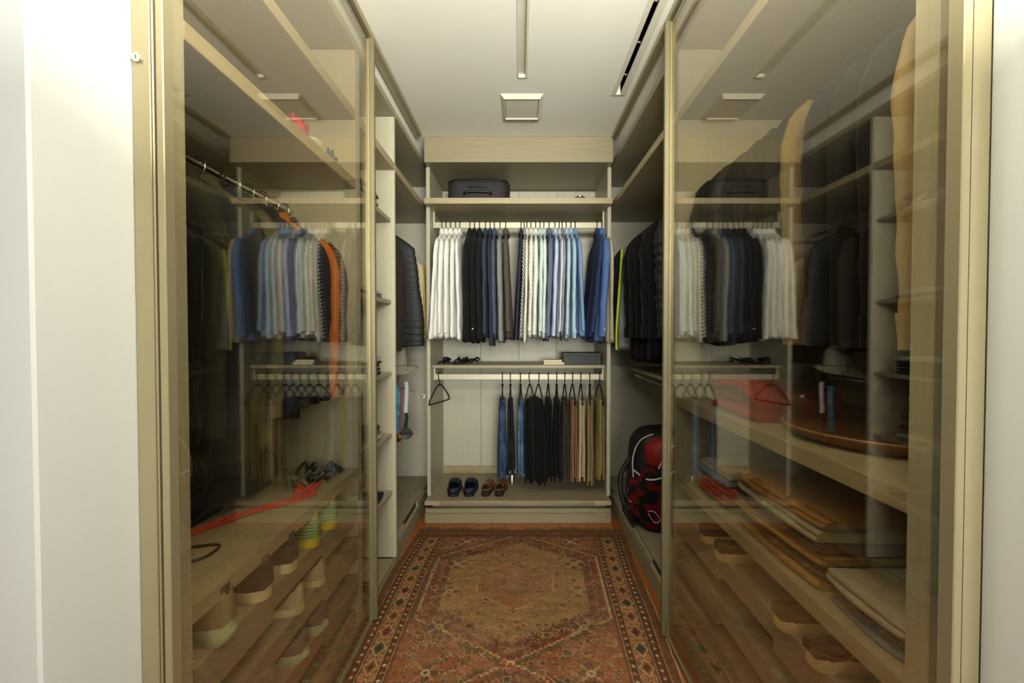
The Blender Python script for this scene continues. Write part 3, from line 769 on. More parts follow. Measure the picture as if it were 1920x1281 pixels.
# left unit behind glass
left_g = [(1.00, BLK, .84, 'black wool coat nearest the room in the left glass wardrobe', 'coat', 'coat', 'black', .035),
          (1.09, OLV, .86, 'dark olive parka second from the room in the left glass wardrobe', 'coat', 'coat', 'steel', .03),
          (1.18, CHAR, .80, 'charcoal jacket between two olive coats in the left glass wardrobe', 'jacket', 'jacket', 'steel', .03),
          (1.27, cloth('#3a382c'), .85, 'moss green coat in the middle of the left glass wardrobe', 'coat', 'coat', 'black', .03),
          (1.36, OLV2, .84, 'light olive raincoat hanging in the left glass wardrobe', 'coat', 'coat', 'steel', .03),
          (1.45, cloth('#1f2540'), .72, 'navy blue blazer hanging in the left glass wardrobe', 'blazer', 'blazer', 'black', .027),
          (1.53, cloth('#34322a'), .78, 'dark taupe coat next to the navy blazer', 'coat', 'coat', 'steel', .027),
          (1.61, BLK, .74, 'black blazer in the far half of the left glass wardrobe', 'blazer', 'blazer', 'steel', .027),
          (1.69, cloth('#23242b'), .74, 'dark grey blazer left of the orange sweater', 'blazer', 'blazer', 'wood', .026),
          (1.775, cloth('#c8702a'), .72, 'orange knitted sweater hanging behind the left glass door', 'sweater', 'sweater', 'steel', .02),
          (1.85, cloth('#4a3524', 'herring', '#7b5c40'), .70, 'brown herringbone tweed jacket at the far end behind the left glass door', 'jacket', 'jacket', 'wood', .02)]
for y, m, L, lb, cat, nm, k, th in left_g:
    side_garment(-1, y, lb, cat, nm, m, H(.50), L-.06, hs=.19, hh=.205, th=th, tb=th*1.15, kind=k, Ls=.60, r0=.05, r1=.038, group='garments behind the left glass')
for k, y in enumerate((1.045, 1.23)):
    hanger(['bare steel-hooked hanger closest to the room on the left glass wardrobe rod', 'bare steel-hooked hanger between coats on the left glass wardrobe rod'][k], (-.95, y, H(.515)), QR+.25, 'steel', w=.16)
# right corner unit
side_garment(1, 3.10, 'grey running jacket with neon yellow trim in the right corner', 'jacket', 'jacket', GRY, H(.74), .80, hs=.25, hh=.285, th=.03, tb=.04, sleeves=False, trim=NEON)
MB_ = None
rg = [(3.32, cloth('#25221c'), .78, 'dark brown jacket deepest in the right corner', 'jacket', 'jacket'),
      (2.93, cloth('#0d0c0a'), .84, 'black overcoat beside the neon trimmed jacket', 'coat', 'coat'),
      (2.80, BLK, .85, 'long black coat second from the neon trimmed jacket', 'coat', 'coat'),
      (2.66, cloth('#0a090b'), .84, 'long black coat third from the neon trimmed jacket', 'coat', 'coat'),
      (2.52, BLK, .83, 'long black coat in the middle of the right corner rod', 'coat', 'coat'),
      (2.38, cloth('#0b0b0b'), .80, 'black jacket just beyond the right glass door stile', 'jacket', 'jacket'),
      (2.24, NYL, .76, 'black quilted puffer jacket hidden just behind the right door stile', 'jacket', 'puffer_jacket'),
      (2.08, BLK, .80, 'black suit jacket beside the unit partition on the right', 'jacket', 'suit_jacket')]
for y, m, L, lb, cat, nm in rg:
    side_garment(1, y, lb, cat, nm, m, H(.74), L, hs=.215, hh=.24, th=.04, tb=.05, puff=.3 if 'puffer' in nm else 0)
TAN = cloth('#a48c62')
rn = [(.835, TAN, .78, 'tan beige coat nearest the room behind the right glass door', 'coat', 'coat', .022),
      (.92, BLK, .80, 'black coat right behind the tan beige coat', 'coat', 'coat', .032),
      (1.01, cloth('#1b1a1c'), .80, 'black coat second behind the tan beige coat', 'coat', 'coat', .032),
      (1.10, BLK, .80, 'black coat just before the pale brown jacket', 'coat', 'coat', .030),
      (1.195, cloth('#7d6a46'), .62, 'pale brown jacket between black coats behind the right glass door', 'jacket', 'jacket', .02),
      (1.27, cloth('#17181b'), .80, 'black coat right after the pale brown jacket', 'coat', 'coat', .025),
      (1.36, BLK, .80, 'black coat in the middle behind the right glass door', 'coat', 'coat', .032),
      (1.45, cloth('#1c1c1e'), .78, 'dark charcoal coat beyond the middle behind the right glass door', 'coat', 'coat', .032),
      (1.54, BLK, .80, 'black coat fourth from the far partition behind the right glass door', 'coat', 'coat', .032),
      (1.63, NYL, .76, 'black quilted jacket third from the far partition behind the right glass door', 'jacket', 'puffer_jacket', .03),
      (1.72, BLK, .78, 'black coat second from the far partition behind the right glass door', 'coat', 'coat', .032),
      (1.82, cloth('#202024'), .78, 'charcoal blazer against the far partition behind the right glass door', 'blazer', 'blazer', .032)]
for y, m, L, lb, cat, nm, th in rn:
    side_garment(1, y, lb, cat, nm, m, H(.74), L, hs=.20, hh=.225, th=th, tb=th*1.15, puff=.3 if 'puffer' in nm else 0, kind='black', group='garments behind the right glass')

# ------------------------------------------------------------------ folded clothes
def folded_mb(w, d, h, layers=2, seed=0):
    """folded garment: front edge shows rounded fold lips; w along x, d along y, bottom at z=0"""
    m = MB(); loops = []; N = 22
    for i in range(N+1):
        f = i/N; x = -w/2+w*f
        edge = min(1, math.sin(PI*min(max(f, .0), 1))**.35 if 0 < f < 1 else 0); edge = max(edge, .25)
        loop = []
        hh = h*(.55+.45*edge)
        # front profile: layers lips
        pts = []
        for l in range(layers):
            for a in range(5):
                an = -PI/2+PI*a/4*.999
                z = hh*(l+.5)/layers+hh/layers*.5*math.sin(an)
                y = -d/2*(.9+.1*edge)+hh/layers*.45*(1-math.cos(an))+.006*nz(x*9, l*3+seed, 1)+(.007*((l*7+int(seed)) % 3-1))
                pts.append((x, y, z))
        top = [(x, -d/2+d*g, hh*(1+.10*nz(x*8, g*3, seed))) for g in (.2, .4, .6, .8)]
        back = [(x, d/2*(.92+.08*edge), hh*.8), (x, d/2, hh*.5), (x, d/2*.98, hh*.15), (x, d/2*.95, 0)]
        loops.append([(p[0], p[1], max(0.0005, p[2])) for p in pts+top+back])
    return m.loft(loops)
def folded(label, loc, rz, w, d, h, mat, layers=2, name='folded_shirt', cat='folded clothes', group=None, seed=0):
    o = folded_mb(w, d, h, layers, seed).build(name, mat, None, smooth=True)
    o.location = loc; o.rotation_euler = (0, 0, rz); tag(o, label, cat, group); return o
# local -y (folded lips) towards the aisle: left rot=+90, right rot=-90
def stack(s, X, y, z, items, wy, dx, group):
    zz = z
    for k, (mat, h, lay, lb, nm) in enumerate(items):
        jit = R.uniform(-.008, .008)
        folded(lb, (s*(X+dx/2+jit), y+R.uniform(-.006, .006), zz+.0006), (QR if s < 0 else -QR)+R.uniform(-.04, .04), wy, dx, h, mat, lay, nm, group=group, seed=k*3.1+y*10)
        zz += h*1.02
# right: shelf H(-.6)
z6 = H(-.60)
stack(1, .68, 1.62, z6, [(cloth('#3a4a2c'), .022, 1, 'dark green folded cloth at the bottom of the small knitwear stack', 'folded_sweater'),
    (cloth('#a8401f'), .032, 2, 'rust red sweater folded low in the small stack on the right shelf', 'folded_sweater'),
    (cloth('#c4532a'), .030, 2, 'bright orange sweater folded in the small stack on the right shelf', 'folded_sweater'),
    (cloth('#7e93a8'), .020, 1, 'grey blue folded shirt in the small knitwear stack', 'folded_shirt'),
    (cloth('#a9a48f'), .022, 2, 'beige folded sweater on top of the small knitwear stack', 'folded_sweater')], .24, .36, 'small knitwear stack')
stack(1, .68, 1.235, z6, [(cloth('#b08a4c'), .030, 1, 'tan folded sweater at the bottom of the large knitwear stack', 'folded_sweater'),
    (cloth('#6d4a28'), .030, 2, 'brown sweater second from the bottom of the large stack', 'folded_sweater'),
    (cloth('#a47f3e'), .026, 2, 'ochre sweater third from the bottom of the large stack', 'folded_sweater'),
    (cloth('#5d4a3a'), .024, 2, 'dark taupe sweater in the middle of the large stack', 'folded_sweater'),
    (cloth('#aea386'), .034, 2, 'cream grey sweater near the top of the large stack', 'folded_sweater'),
    (cloth('#a5702a'), .024, 2, 'mustard brown sweater on top of the large stack', 'folded_sweater')], .40, .42, 'large knitwear stack')
stack(1, .69, .905, z6, [(cloth('#6c7a84'), .024, 2, 'blue grey sweater at the bottom of the nearest stack on the right shelf', 'folded_sweater'),
    (cloth('#4b4640'), .020, 2, 'dark grey sweater in the nearest stack on the right shelf', 'folded_sweater'),
    (cloth('#a99f88'), .030, 2, 'beige sweater on top of the nearest stack on the right shelf', 'folded_sweater')], .22, .36, 'nearest knitwear stack')
# round tray, red bag
t = thing('round_tray', 'large round brown leather tray lying on the right shelf', 'tray', (.93, 1.14, H(-.27)))
MB().lathe([(.001, .0), (.19, .0), (.225, .012), (.238, .030), (.232, .032), (.218, .018), (.19, .010), (.001, .010)], seg=48).build('dish', plain('#7a4a22', .45, var=.12, scale=8), t, smooth=True)
MB().tube([(.236*math.cos(a*PI/16), .236*math.sin(a*PI/16), .031) for a in range(32)], .004, 6, closed=True).build('rim', plain('#94602e', .4), t, smooth=True)
folded('red folded jacket lying beside the round tray on the right shelf', (.83, 1.50, H(-.27)+.0006), -QR, .30, .28, .12, cloth('#a31f17'), 3, 'folded_jacket', seed=4)
# shelf column on the left
WH = cloth('#c9c7be'); GRB = cloth('#7a7f88'); NV = cloth('#22243a'); PUR = cloth('#4a3350')
def col_stack(h, y, items, wy=.30, dx=.34):
    stack(-1, .71, y, H(h), items, wy, dx, 'clothes in the left shelf column')
col_stack(.62, 2.17, [(cloth('#bfc0b8'), .020, 2, 'off-white cloth at the bottom of the top column shelf', 'folded_shirt'),
    (cloth('#4a5a63', 'plaid', '#b7bcae'), .035, 2, 'teal and white patterned scarf on the top column shelf', 'folded_scarf'),
    (cloth('#5f6a74', 'plaid', '#8a6c4c'), .03, 2, 'bunched multicoloured scarf topping the pile on the top column shelf', 'folded_scarf')], .34)
col_stack(.176, 2.20, [(cloth('#6e6876'), .016, 1, 'mauve grey shirt lying under a white one on the second column shelf', 'folded_shirt'),
    (WH, .026, 2, 'white folded shirt on the second shelf of the left column', 'folded_shirt')], .36)
col_stack(-.215, 2.20, [(cloth('#32365c'), .018, 1, 'dark blue folded shirt at the bottom of the middle column shelf', 'folded_shirt'),
    (cloth('#3b2d33'), .018, 1, 'dark plum folded shirt on the middle column shelf', 'folded_shirt'),
    (NV, .018, 1, 'navy folded shirt on the middle column shelf', 'folded_shirt'), (PUR, .016, 1, 'purple folded shirt on the middle column shelf', 'folded_shirt'),
    (WH, .022, 2, 'white folded shirt topping the middle column shelf pile', 'folded_shirt')], .34)
col_stack(-.555, 2.18, [(cloth('#b9b6a6'), .020, 2, 'cream towel at the bottom of the fourth column shelf', 'folded_towel'), (cloth('#c6c3b4'), .020, 2, 'off-white towel on the fourth column shelf', 'folded_towel'),
    (cloth('#8b6a3c'), .020, 2, 'light brown cloth on the fourth column shelf', 'folded_towel'), (cloth('#3a2530'), .022, 2, 'dark maroon cloth topping the fourth column shelf', 'folded_towel')], .34)
col_stack(-.87, 2.22, [(WH, .010, 1, 'thin white cloth under the navy one on the lowest column shelf', 'folded_shirt'), (NV, .020, 1, 'navy folded trousers on the lowest column shelf', 'folded_trousers')], .36)

# items on upper left shelves seen through the glass
def crumple(label, loc, r, mat, seed, name, cat, flat=.6):
    m = MB(); loops = []; n = 14; sg = 24
    for i in range(n+1):
        th = PI*i/n
        loops.append([((r[0]*math.sin(th)*math.cos(2*PI*j/sg))*(1+.45*nz(math.cos(2*PI*j/sg)*2+seed, math.sin(2*PI*j/sg)*2, i*.35)),
                       (r[1]*math.sin(th)*math.sin(2*PI*j/sg))*(1+.45*nz(math.cos(2*PI*j/sg)*2+seed, math.sin(2*PI*j/sg)*2, i*.35+5)),
                       max(0, r[2]*(1-math.cos(th))*(1+.35*nz(j*.6, seed, i*.5)) - .0)) for j in range(sg)])
    o = m.loft(loops).build(name, mat, None, smooth='all'); o.location = loc; tag(o, label, cat); return o
crumple('crumpled blue and white scarf lying on the upper left shelf behind glass', (-.79, 1.72, H(.6355)), (.09, .13, .035), cloth('#44606e', 'plaid', '#c8cab8'), 2.2, 'crumpled_scarf', 'scarf')
crumple('small bunched pink cloth on the upper left shelf behind glass', (-.755, 1.535, H(.6355)), (.045, .05, .04), cloth('#cc5560'), 5.2, 'crumpled_cloth', 'cloth')

# bag, red cord, straps on the left shelf behind glass
zs = H(-.57)
def loopy(label, pts, r, mat, name, cat, n=6, par=None):
    o = MB().tube(pts, r, 8, n).build(name, mat, par, smooth=True)
    if par is None: tag(o, label, cat)
    return o
t = thing('duffel_bag', 'black duffel bag lying on the left shelf behind the glass', 'bag', (-1.03, 1.52, zs))
m = MB(); loops = []
for i in range(19):
    f = i/18; y = -.28+.56*f; e = max(.2, math.sin(PI*f)**.3)
    loops.append([(.15*e*spow(math.cos(a*PI/12), .7)*(1+.1*nz(a*.5, f*5, 1)), y, max(.001, .085*e*(1+spow(math.sin(a*PI/12), .7)*(1+.15*nz(a*.7, f*4, 3))))) for a in range(24)])
m.loft(loops).build('body', plain('#17171a', .7, var=.1, bump=.2), t, smooth='all')
MB().tube([(0, -.25, .172), (0, -.1, .178), (.005, .1, .178), (0, .25, .172)], .004, 6, 4).build('zip', M_CHROME, t)
for sx in (-.07, .07):
    MB().tube([(sx, -.12, .165), (sx*1.3, -.09, .225), (sx*1.35, .09, .225), (sx, .12, .165)], .008, 6, 5).build('handle', M_BLACK, t, smooth=True)
# braided red cord with knotted end
m = MB(); N = 160
for k in range(3):
    pts = []
    for i in range(N):
        f = i/(N-1); x = -.99+.27*f; y = 1.16+.42*f; a = f*60+k*2*PI/3
        pts.append((x+.006*math.cos(a)+.01*math.sin(f*9), y+.004*math.sin(f*12), zs+.011+.006*math.sin(a)))
    m.tube(pts, .0045, 6)
tag(m.build('braided_cord', cloth('#d83318'), None, smooth=True), 'bright red braided cord lying along the left shelf edge', 'cord')
m = MB(); rr = random.Random(8)
for k in range(16):
    a = rr.uniform(0, 6); p = (-.745+rr.uniform(-.02, .02), 1.60+rr.uniform(-.04, .05))
    m.tube([(p[0], p[1], zs+.008), (p[0]+.02*math.cos(a), p[1]+.025*math.sin(a), zs+rr.uniform(.012, .03)), (p[0]+.03*math.cos(a+1), p[1]+.035*math.sin(a+1), zs+.007)], .004, 5, 4)
tag(m.build('knotted_cord', cloth('#d83a20'), None, smooth=True), 'red knotted cord tassel at the end of the braided cord', 'cord')
loopy('thin black cable loop lying on the left shelf behind glass', [(-.98, 1.12, zs+.005), (-.90, 1.17, zs+.006), (-.80, 1.20, zs+.005), (-.80, 1.12, zs+.005), (-.90, 1.07, zs+.006), (-.98, 1.09, zs+.005)], .0035, M_BLACK, 'cable_loop', 'cable')
m = MB()
for k in range(26):
    a = rr.uniform(0, 6); p = (-.79+rr.uniform(-.05, .05), 1.74+rr.uniform(-.09, .08))
    m.tube([(p[0], p[1], zs+.006), (p[0]+.03*math.cos(a), p[1]+.03*math.sin(a), zs+rr.uniform(.02, .06)), (p[0]+.05*math.cos(a+1), p[1]+.05*math.sin(a+1), zs+.008)], .006, 5, 4)
tag(m.build('camera_strap', cloth('#3a352c', 'plaid', '#7a7464'), None, smooth=True), 'tangled grey patterned strap at the far end of the left shelf', 'strap')

# ------------------------------------------------------------------ shoes
def outline(s, L, w0):
    """half widths (inner, outer) at s in 0 (heel) .. 1 (toe)"""
    w = w0*(.62*math.sin(PI*min(1, s*1.0+.0))**.5*.35+.0)
    a = math.sqrt(max(0, 1-((s-.13)/.13)**2)) if s < .13 else 1
    b = math.sqrt(max(0, 1-((s-.74)/.26)**2)) if s > .74 else 1
    wid = .74+.26*math.sin(PI*min(1, max(0, (s-.18)/.56))/2)**2 if s < .74 else 1
    waist = 1-.10*math.exp(-((s-.42)/.12)**2)
    return w0*wid*a*b*waist
def shoe(label, loc, rz, sole_mat, up_mat, accent, L=.29, W=.050, ch=.085, sh=.034, name='sneaker', flare=1.06, tongue=True, wedge=0, group='shoes on the trays', heel_tab=None, cat='shoe', chunky=0, toe_h=.058):
    """axis along +y from heel (y=0) to toe (y=L)"""
    t = thing(name, label, cat, loc, rz, group)
    ss = [0.0, .012, .035, .07, .12, .2, .3, .4, .5, .6, .7, .78, .85, .91, .955, .985, 1.0]
    # sole: stacked outline rings, joined as heel-to-toe contour
    n = len(ss)
    def ring(z, k, lift=0):
        rg = []
        for i in range(n):
            rg.append((outline(ss[i], L, W)*k, ss[i]*L*(1+(k-1)*.3)-(k-1)*.02, z))
        for i in reversed(range(1, n-1)):
            rg.append((-outline(ss[i], L, W)*k*.94, ss[i]*L*(1+(k-1)*.3)-(k-1)*.02, z))
        out = []
        for (x, y, zz) in rg:
            s = y/L; hz = z/sh
            z2 = zz*(1+wedge*(1-s))
            z2 += .012*max(0, (s-.75)/.25)**2*(1-hz*.3)
            if chunky and z < sh*.8: 
                x *= 1+chunky*.10*math.sin(s*26); y -= (chunky*.012*math.sin(s*10+z*90) if s < .2 else 0)
            out.append((x, y, z2))
        return out
    MB().loft([ring(0, .97*flare), ring(.004, 1.02*flare), ring(sh*.5, 1.0*flare), ring(sh*.9, .99), ring(sh, .95)]).build('sole', sole_mat, t, smooth=True)
    # upper: rows of cross sections (heel->toe), arch over the foot, open at the collar
    m = MB(); rows = []
    K = 14
    for s in [.0, .015, .05, .1, .17, .25, .33, .42, .5, .58, .66, .74, .82, .89, .945, .98, .997]:
        wd = outline(max(s, .035), L, W)*.96
        base = sh*(1+wedge*(1-s))*.92+.012*max(0, (s-.75)/.25)**2
        top = ch if s < .30 else ch+(toe_h-ch)*((s-.30)/.45) if s < .75 else toe_h*(1-.30*((s-.75)/.25)**2)
        if s < .12: top *= 1+.12*(1-s/.12)
        row = []
        opening = s < .40
        for j in range(K+1):
            a = PI*j/K
            if opening:
                # two walls with a gap: squash toward rim
                lean_in = .80
                u = math.cos(a)
                x = wd*spow(u, .35)*(1-(1-lean_in)*math.sin(a)**2)
                z = base+(top-base)*math.sin(a)**(.8 if s > .06 else .45)
                if abs(u) < .62 and s > .06: z = base+(top-base)*.35; x = wd*u*.9   # foot well
            else:
                x = wd*spow(math.cos(a), .75); z = base+(top-base)*math.sin(a)**.85
            row.append((x, s*L+(.006 if s < .03 else 0)*math.sin(a), z))
        rows.append(row)
    m.loft(rows, True, True, closed=False)
    m.build('upper', up_mat, t, smooth='all')
    if tongue:
        MB().loft([[(x*.022, y, z+.004*(1-x*x)) for x in (-1, -.5, 0, .5, 1)]+[(x*.020, y, z-.005) for x in (1, .5, 0, -.5, -1)] for y, z in ((L*.30, ch*1.13), (L*.36, ch*1.0), (L*.46, ch*.88), (L*.56, ch*.76))]).build('tongue', accent, t, smooth=True)
        lc = MB()
        for k in range(5):
            y = L*(.40+.055*k); z = (ch+(toe_h-ch)*((.40+.055*k-.30)/.45))
            lc.tube([(-.020, y, z-.004), (0, y+.003, z+.004), (.020, y, z-.004)], .0022, 6, 3)
        lc.build('laces', accent, t, smooth=True)
    if heel_tab:
        MB().loft([[(x*.016, .004+.004*x*x, z) for x in (-1, -.5, 0, .5, 1)]+[(x*.016, .012, z) for x in (1, .5, 0, -.5, -1)] for z in (ch*1.0, ch*1.1, ch*1.2)]).build('heel_tab', heel_tab, t, smooth=True)
    return t
RU = lambda c: plain(c, .6, var=.05)
trz = [H(-.71), H(-.862), H(-1.02)]
FW = cloth('#3f3833'); MINT = RU('#a9b594'); CRM = RU('#c8bd98'); YEL = RU('#c5b81c'); TEAL = cloth('#2f8f8c', 'stripe_z', '#b9b53a')
LS = -QR+PI    # heel at the aisle, toe to the wall: +y -> -x
for lb, y, k, sm, um, ac, kw in [
    ('cream and brown sneaker with a chunky mint sole, nearest on the top left tray', 1.04, 0, MINT, cloth('#8e8264'), FW, dict(sh=.044, chunky=1, heel_tab=FW, ch=.105)),
    ('dark charcoal sneaker with a cream sole, nearer of the pair', 1.205, 0, CRM, FW, cloth('#6e6963'), dict(heel_tab=cloth('#6e6963'), ch=.095)),
    ('dark charcoal sneaker with a cream sole, farther of the pair', 1.345, 0, CRM, FW, cloth('#6e6963'), dict(heel_tab=cloth('#6e6963'), ch=.095)),
    ('teal and yellow striped running shoe, nearer of the pair', 1.505, 0, YEL, TEAL, cloth('#c96a2a'), dict(sh=.032, heel_tab=YEL, ch=.09)),
    ('teal and yellow striped running shoe, farther of the pair', 1.645, 0, YEL, TEAL, cloth('#c96a2a'), dict(sh=.032, heel_tab=YEL, ch=.09)),
    ('off-white canvas shoe on the middle left tray, nearer of the pair', 1.39, 1, CRM, cloth('#a79f85'), cloth('#b5ad92'), dict(ch=.075, sh=.026, toe_h=.05)),
    ('off-white canvas shoe on the middle left tray, farther of the pair', 1.545, 1, CRM, cloth('#a79f85'), cloth('#b5ad92'), dict(ch=.075, sh=.026, toe_h=.05)),
    ('grey sneaker with a mint sole on the lowest left tray, nearer of the pair', 1.40, 2, MINT, cloth('#6b6a62'), FW, dict(ch=.075, sh=.034, chunky=1, toe_h=.05)),
    ('grey sneaker with a mint sole on the lowest left tray, farther of the pair', 1.54, 2, MINT, cloth('#6b6a62'), FW, dict(ch=.075, sh=.034, chunky=1, toe_h=.05))]:
    shoe(lb, (-.670, y, trz[k]+.0005), QR, sm, um, ac, **kw)
for lb, y, k, um in [('dark slip-on with thick cream sole on the right tray, farther of the far pair', 1.60, .74, cloth('#3a3028')),
                 ('dark slip-on with thick cream sole on the right tray, nearer of the far pair', 1.475, .74, cloth('#3a3028')),
                 ('brown espadrille with tan sole on the right tray, farther of the near pair', 1.13, .74, cloth('#5a4226')),
                 ('brown espadrille with tan sole on the right tray, nearer of the near pair', 1.0, .74, cloth('#5a4226'))]:
    shoe(lb, (.645, y, H(-k)+.0005), -QR, RU('#cdb684'), um, um, tongue=False, ch=.054, sh=.030, name='slip_on_shoe', toe_h=.05, flare=1.08)
# dark shoe low in the left column
shoe('dark blue slipper on the bottom of the left shelf column', (-.70, 2.14, .0455), QR, RU('#15181f'), cloth('#1c2333'), cloth('#1c2333'), tongue=False, ch=.055, sh=.022, name='slipper', group=None, toe_h=.045)

# navy slippers and brown sandals on the back board (toes to the wall, opening faces us -> heel toward camera)
def slipper(label, x, rz):
    t = thing('clog', label, 'shoe', (x, 3.125, .1535), rz, 'navy clogs on the back board')
    NVY = plain('#121b28', .7, var=.06)
    L, W, n = .24, .050, 18
    def ring(z, k):
        pts = [(outline(i/n, L, W)*k, i/n*L, z) for i in range(n+1)]; return pts+[(-p[0], p[1], z) for p in reversed(pts[1:-1])]
    MB().loft([ring(0, .95), ring(.006, 1.03), ring(.026, 1.0), ring(.030, .94)]).build('sole', NVY, t, smooth=True)
    rows = []
    for s in (.36, .40, .5, .6, .7, .8, .88, .95, .985):
        wd = outline(s, L, W); hgt = (.088 if s < .62 else .088-.05*((s-.62)/.38)**1.5)-.006*(s < .38)
        rows.append([(wd*spow(math.cos(PI*j/14), .7)*(1.0), s*L, .024+(hgt-.024)*math.sin(PI*j/14)**.8) for j in range(15)])
    MB().loft(rows, False, True, closed=False).build('upper', NVY, t, smooth='all')
    rows = []
    for a in range(13):
        an = PI+PI*a/12; rows.append([((W*.90)*math.cos(an)*k, .045+.05*math.sin(an)*k, z) for k, z in ((1.02, .024), (1.0, .045), (.97, .062), (.90, .060), (.90, .028))])
    MB().loft(rows).build('heel_strap', NVY, t, smooth='all')
    MB().box((-.006, -.010, .034), (.006, -.003, .048), .001).build('emblem', plain('#8a2426', .5), t)
slipper('navy blue closed clog standing on the back board, nearer the left panel', PX(848.5, 3.12), .05)
slipper('navy blue closed clog on the back board, beside the brown sandals', PX(877.5, 3.12), -.02)
def sandal(label, x, rz):
    t = thing('sandal', label, 'sandal', (x, 3.13, .1535), rz, 'brown sandals on the back board')
    L, W, n = .24, .042, 18
    def ring(z, k):
        pts = [(outline(i/n, L, W)*k, i/n*L, z) for i in range(n+1)]; return pts+[(-p[0], p[1], z) for p in reversed(pts[1:-1])]
    MB().loft([ring(0, .96), ring(.004, 1.0), ring(.016, 1.0), ring(.018, .95)]).build('sole', RU('#1c1813'), t, smooth=True)
    MB().loft([ring(.0185, .92), ring(.022, .90), ring(.0235, .85)]).build('footbed', RU('#2b2a1c'), t, smooth=True)
    ST = plain('#7a4224', .5, var=.12)
    for s0, s1, hh in ((.28, .44, .07), (.60, .80, .052)):
        rows = []
        for q in range(5):
            s = s0+(s1-s0)*q/4; wd = outline(s, L, W)
            rows.append([(wd*1.02*math.cos(PI*j/12), s*L, .016+hh*math.sin(PI*j/12)) for j in range(13)]+[(wd*.95*math.cos(PI*j/12), s*L, .013+hh*.95*math.sin(PI*j/12)) for j in reversed(range(13))])
        MB().loft(rows).build('strap', ST, t, smooth='all')
    MB().tube([(W*.78*math.cos(PI+PI*a/10), .055+.045*math.sin(PI+PI*a/10), .045) for a in range(11)], .0045, 6).build('strap', ST, t, smooth=True)
    MB().tube([(.5*W*1.6, .055, .045), (.035, .085, .04), (.036, .10, .02)], .004, 6, 3).build('strap', ST, t, smooth=True)
sandal('brown leather sandal on the back board, beside the navy clogs', PX(908, 3.12), -.12)
sandal('brown leather sandal on the back board, farther from the navy clogs', PX(934, 3.12), -.10)

# clear bottle in front of the jeans
t = thing('glass_carafe', 'small clear glass carafe standing between the hanging jeans', 'carafe', (PX(960, 3.40), 3.42, .1535))
MB().lathe([(.001, 0), (.042, 0), (.044, .008), (.036, .05), (.016, .10), (.011, .15), (.013, .16), (.010, .16), (.009, .148), (.013, .10), (.033, .05), (.040, .010), (.001, .006)], seg=28).build('body', clear_glass(), t, smooth=True)
MB().lathe([(.001, 0), (.008, 0), (.009, .012), (.001, .013)], (0, 0, .160), 12).build('stopper', M_HWHITE, t, smooth=True)

# ------------------------------------------------------------------ back wardrobe shelf contents
t = thing('travel_bag', 'dark grey soft travel bag lying on the back top shelf', 'bag', (PX(897, 3.2), 3.36, H(.9005)))
m = MB(); loops = []
for i in range(15):
    f = i/14; z = .165*f; e = 1-.10*abs(2*f-1)**4
    loops.append([(.218*e*spow(math.cos(a*PI/20), .35)*(1+.02*nz(a*.6, f*3, 2)), .20*e*spow(math.sin(a*PI/20), .4), z*(1+.05*nz(a*.4, 1, 1))+.001) for a in range(40)])
m.loft(loops).build('body', plain('#242422', .75, var=.15, bump=.3), t, smooth='all')
for z in (.012, .152):
    MB().tube([(.222*spow(math.cos(a*PI/20), .35)*.97, .204*spow(math.sin(a*PI/20), .4)*.97, z) for a in range(40)], .005, 6, closed=True).build('piping', M_BLACK, t, smooth=True)
MB().tube([(-.09, -.192, .048), (-.085, -.215, .062), (0, -.220, .066), (.085, -.215, .062), (.09, -.192, .048)], .008, 8, 4).build('handle', M_BLACK, t, smooth=True)
MB().tube([(-.07, -.205, .100), (0, -.212, .106), (.07, -.205, .100)], .006, 8, 4).build('handle', M_BLACK, t, smooth=True)
o = box('storage_box', (-.02, -.03, 0), (.02, .03, .075), plain('#c9c4ad', .6)); o.location = (PX(832, 3.45), 3.45, H(.9005)); tag(o, 'small white box beside the travel bag on the back top shelf', 'box')
t = thing('sunglasses_case', 'black curved glasses case at the right of the back top shelf', 'case', (PX(1087, 3.2), 3.22, H(.9005)))
MB().loft([[(.062*math.cos(PI*f/10+0)*1.0*s_, .03*s2, .05*math.sin(PI*f/10)+.004) for f in range(11)] for s_, s2 in ((.8, -1), (1, -.6), (1, .6), (.8, 1))], closed=True).build('shell', M_BLACK, t, smooth=True)
MB().tube([(-.02, -.025, .030), (.0, -.031, .05), (.02, -.025, .030)], .003, 6, 3).build('clasp', M_CHROME, t)
t = thing('low_box', 'small flat black item in the middle of the back top shelf', 'case', (PX(1000, 3.25), 3.20, H(.9005)))
MB().lathe([(.001, 0), (.028, 0), (.03, .012), (.024, .032), (.001, .036)], seg=20).build('shell', M_BLACK, t, smooth=True)
zm = H(-.232)+.0006
m = MB(); rr = random.Random(21)
for k in range(9):
    x0 = PX(825+k*6, 3.3); pts = [(x0+rr.uniform(-.02, .02), 3.30+rr.uniform(-.05, .05), zm+.008)]
    for q in range(4): pts.append((pts[-1][0]+rr.uniform(-.01, .045), 3.30+rr.uniform(-.06, .06), zm+rr.uniform(.01, .05)))
    m.tube(pts, .007, 6, 4)
tag(m.build('belt_bundle', plain('#141210', .5), None, smooth=True), 'tangled black belts lying at the left end of the middle shelf', 'belts')
for k, (x, w, zz, col, lb) in enumerate([(PX(1038, 3.3), .075, 0, '#c3b48a', 'cream paperback lying flat at the bottom of the small pile'), (PX(1036.5, 3.3), .066, .0175, '#d2c69f', 'cream paperback lying on top of the small pile')]):
    b = thing('book', lb, 'book', (x, 3.32, zm+zz), .04-.08*k, 'books on the middle shelf')
    MB().box((-w, -.05, .001), (w-.002, .049, .015)).build('pages', plain('#d8ceb0', .8), b)
    MB().box((-w-.001, -.052, 0), (w, .052, .0012), .0003).box((-w-.001, -.052, .0148), (w, .052, .0162), .0003).build('cover', plain(col, .6), b)
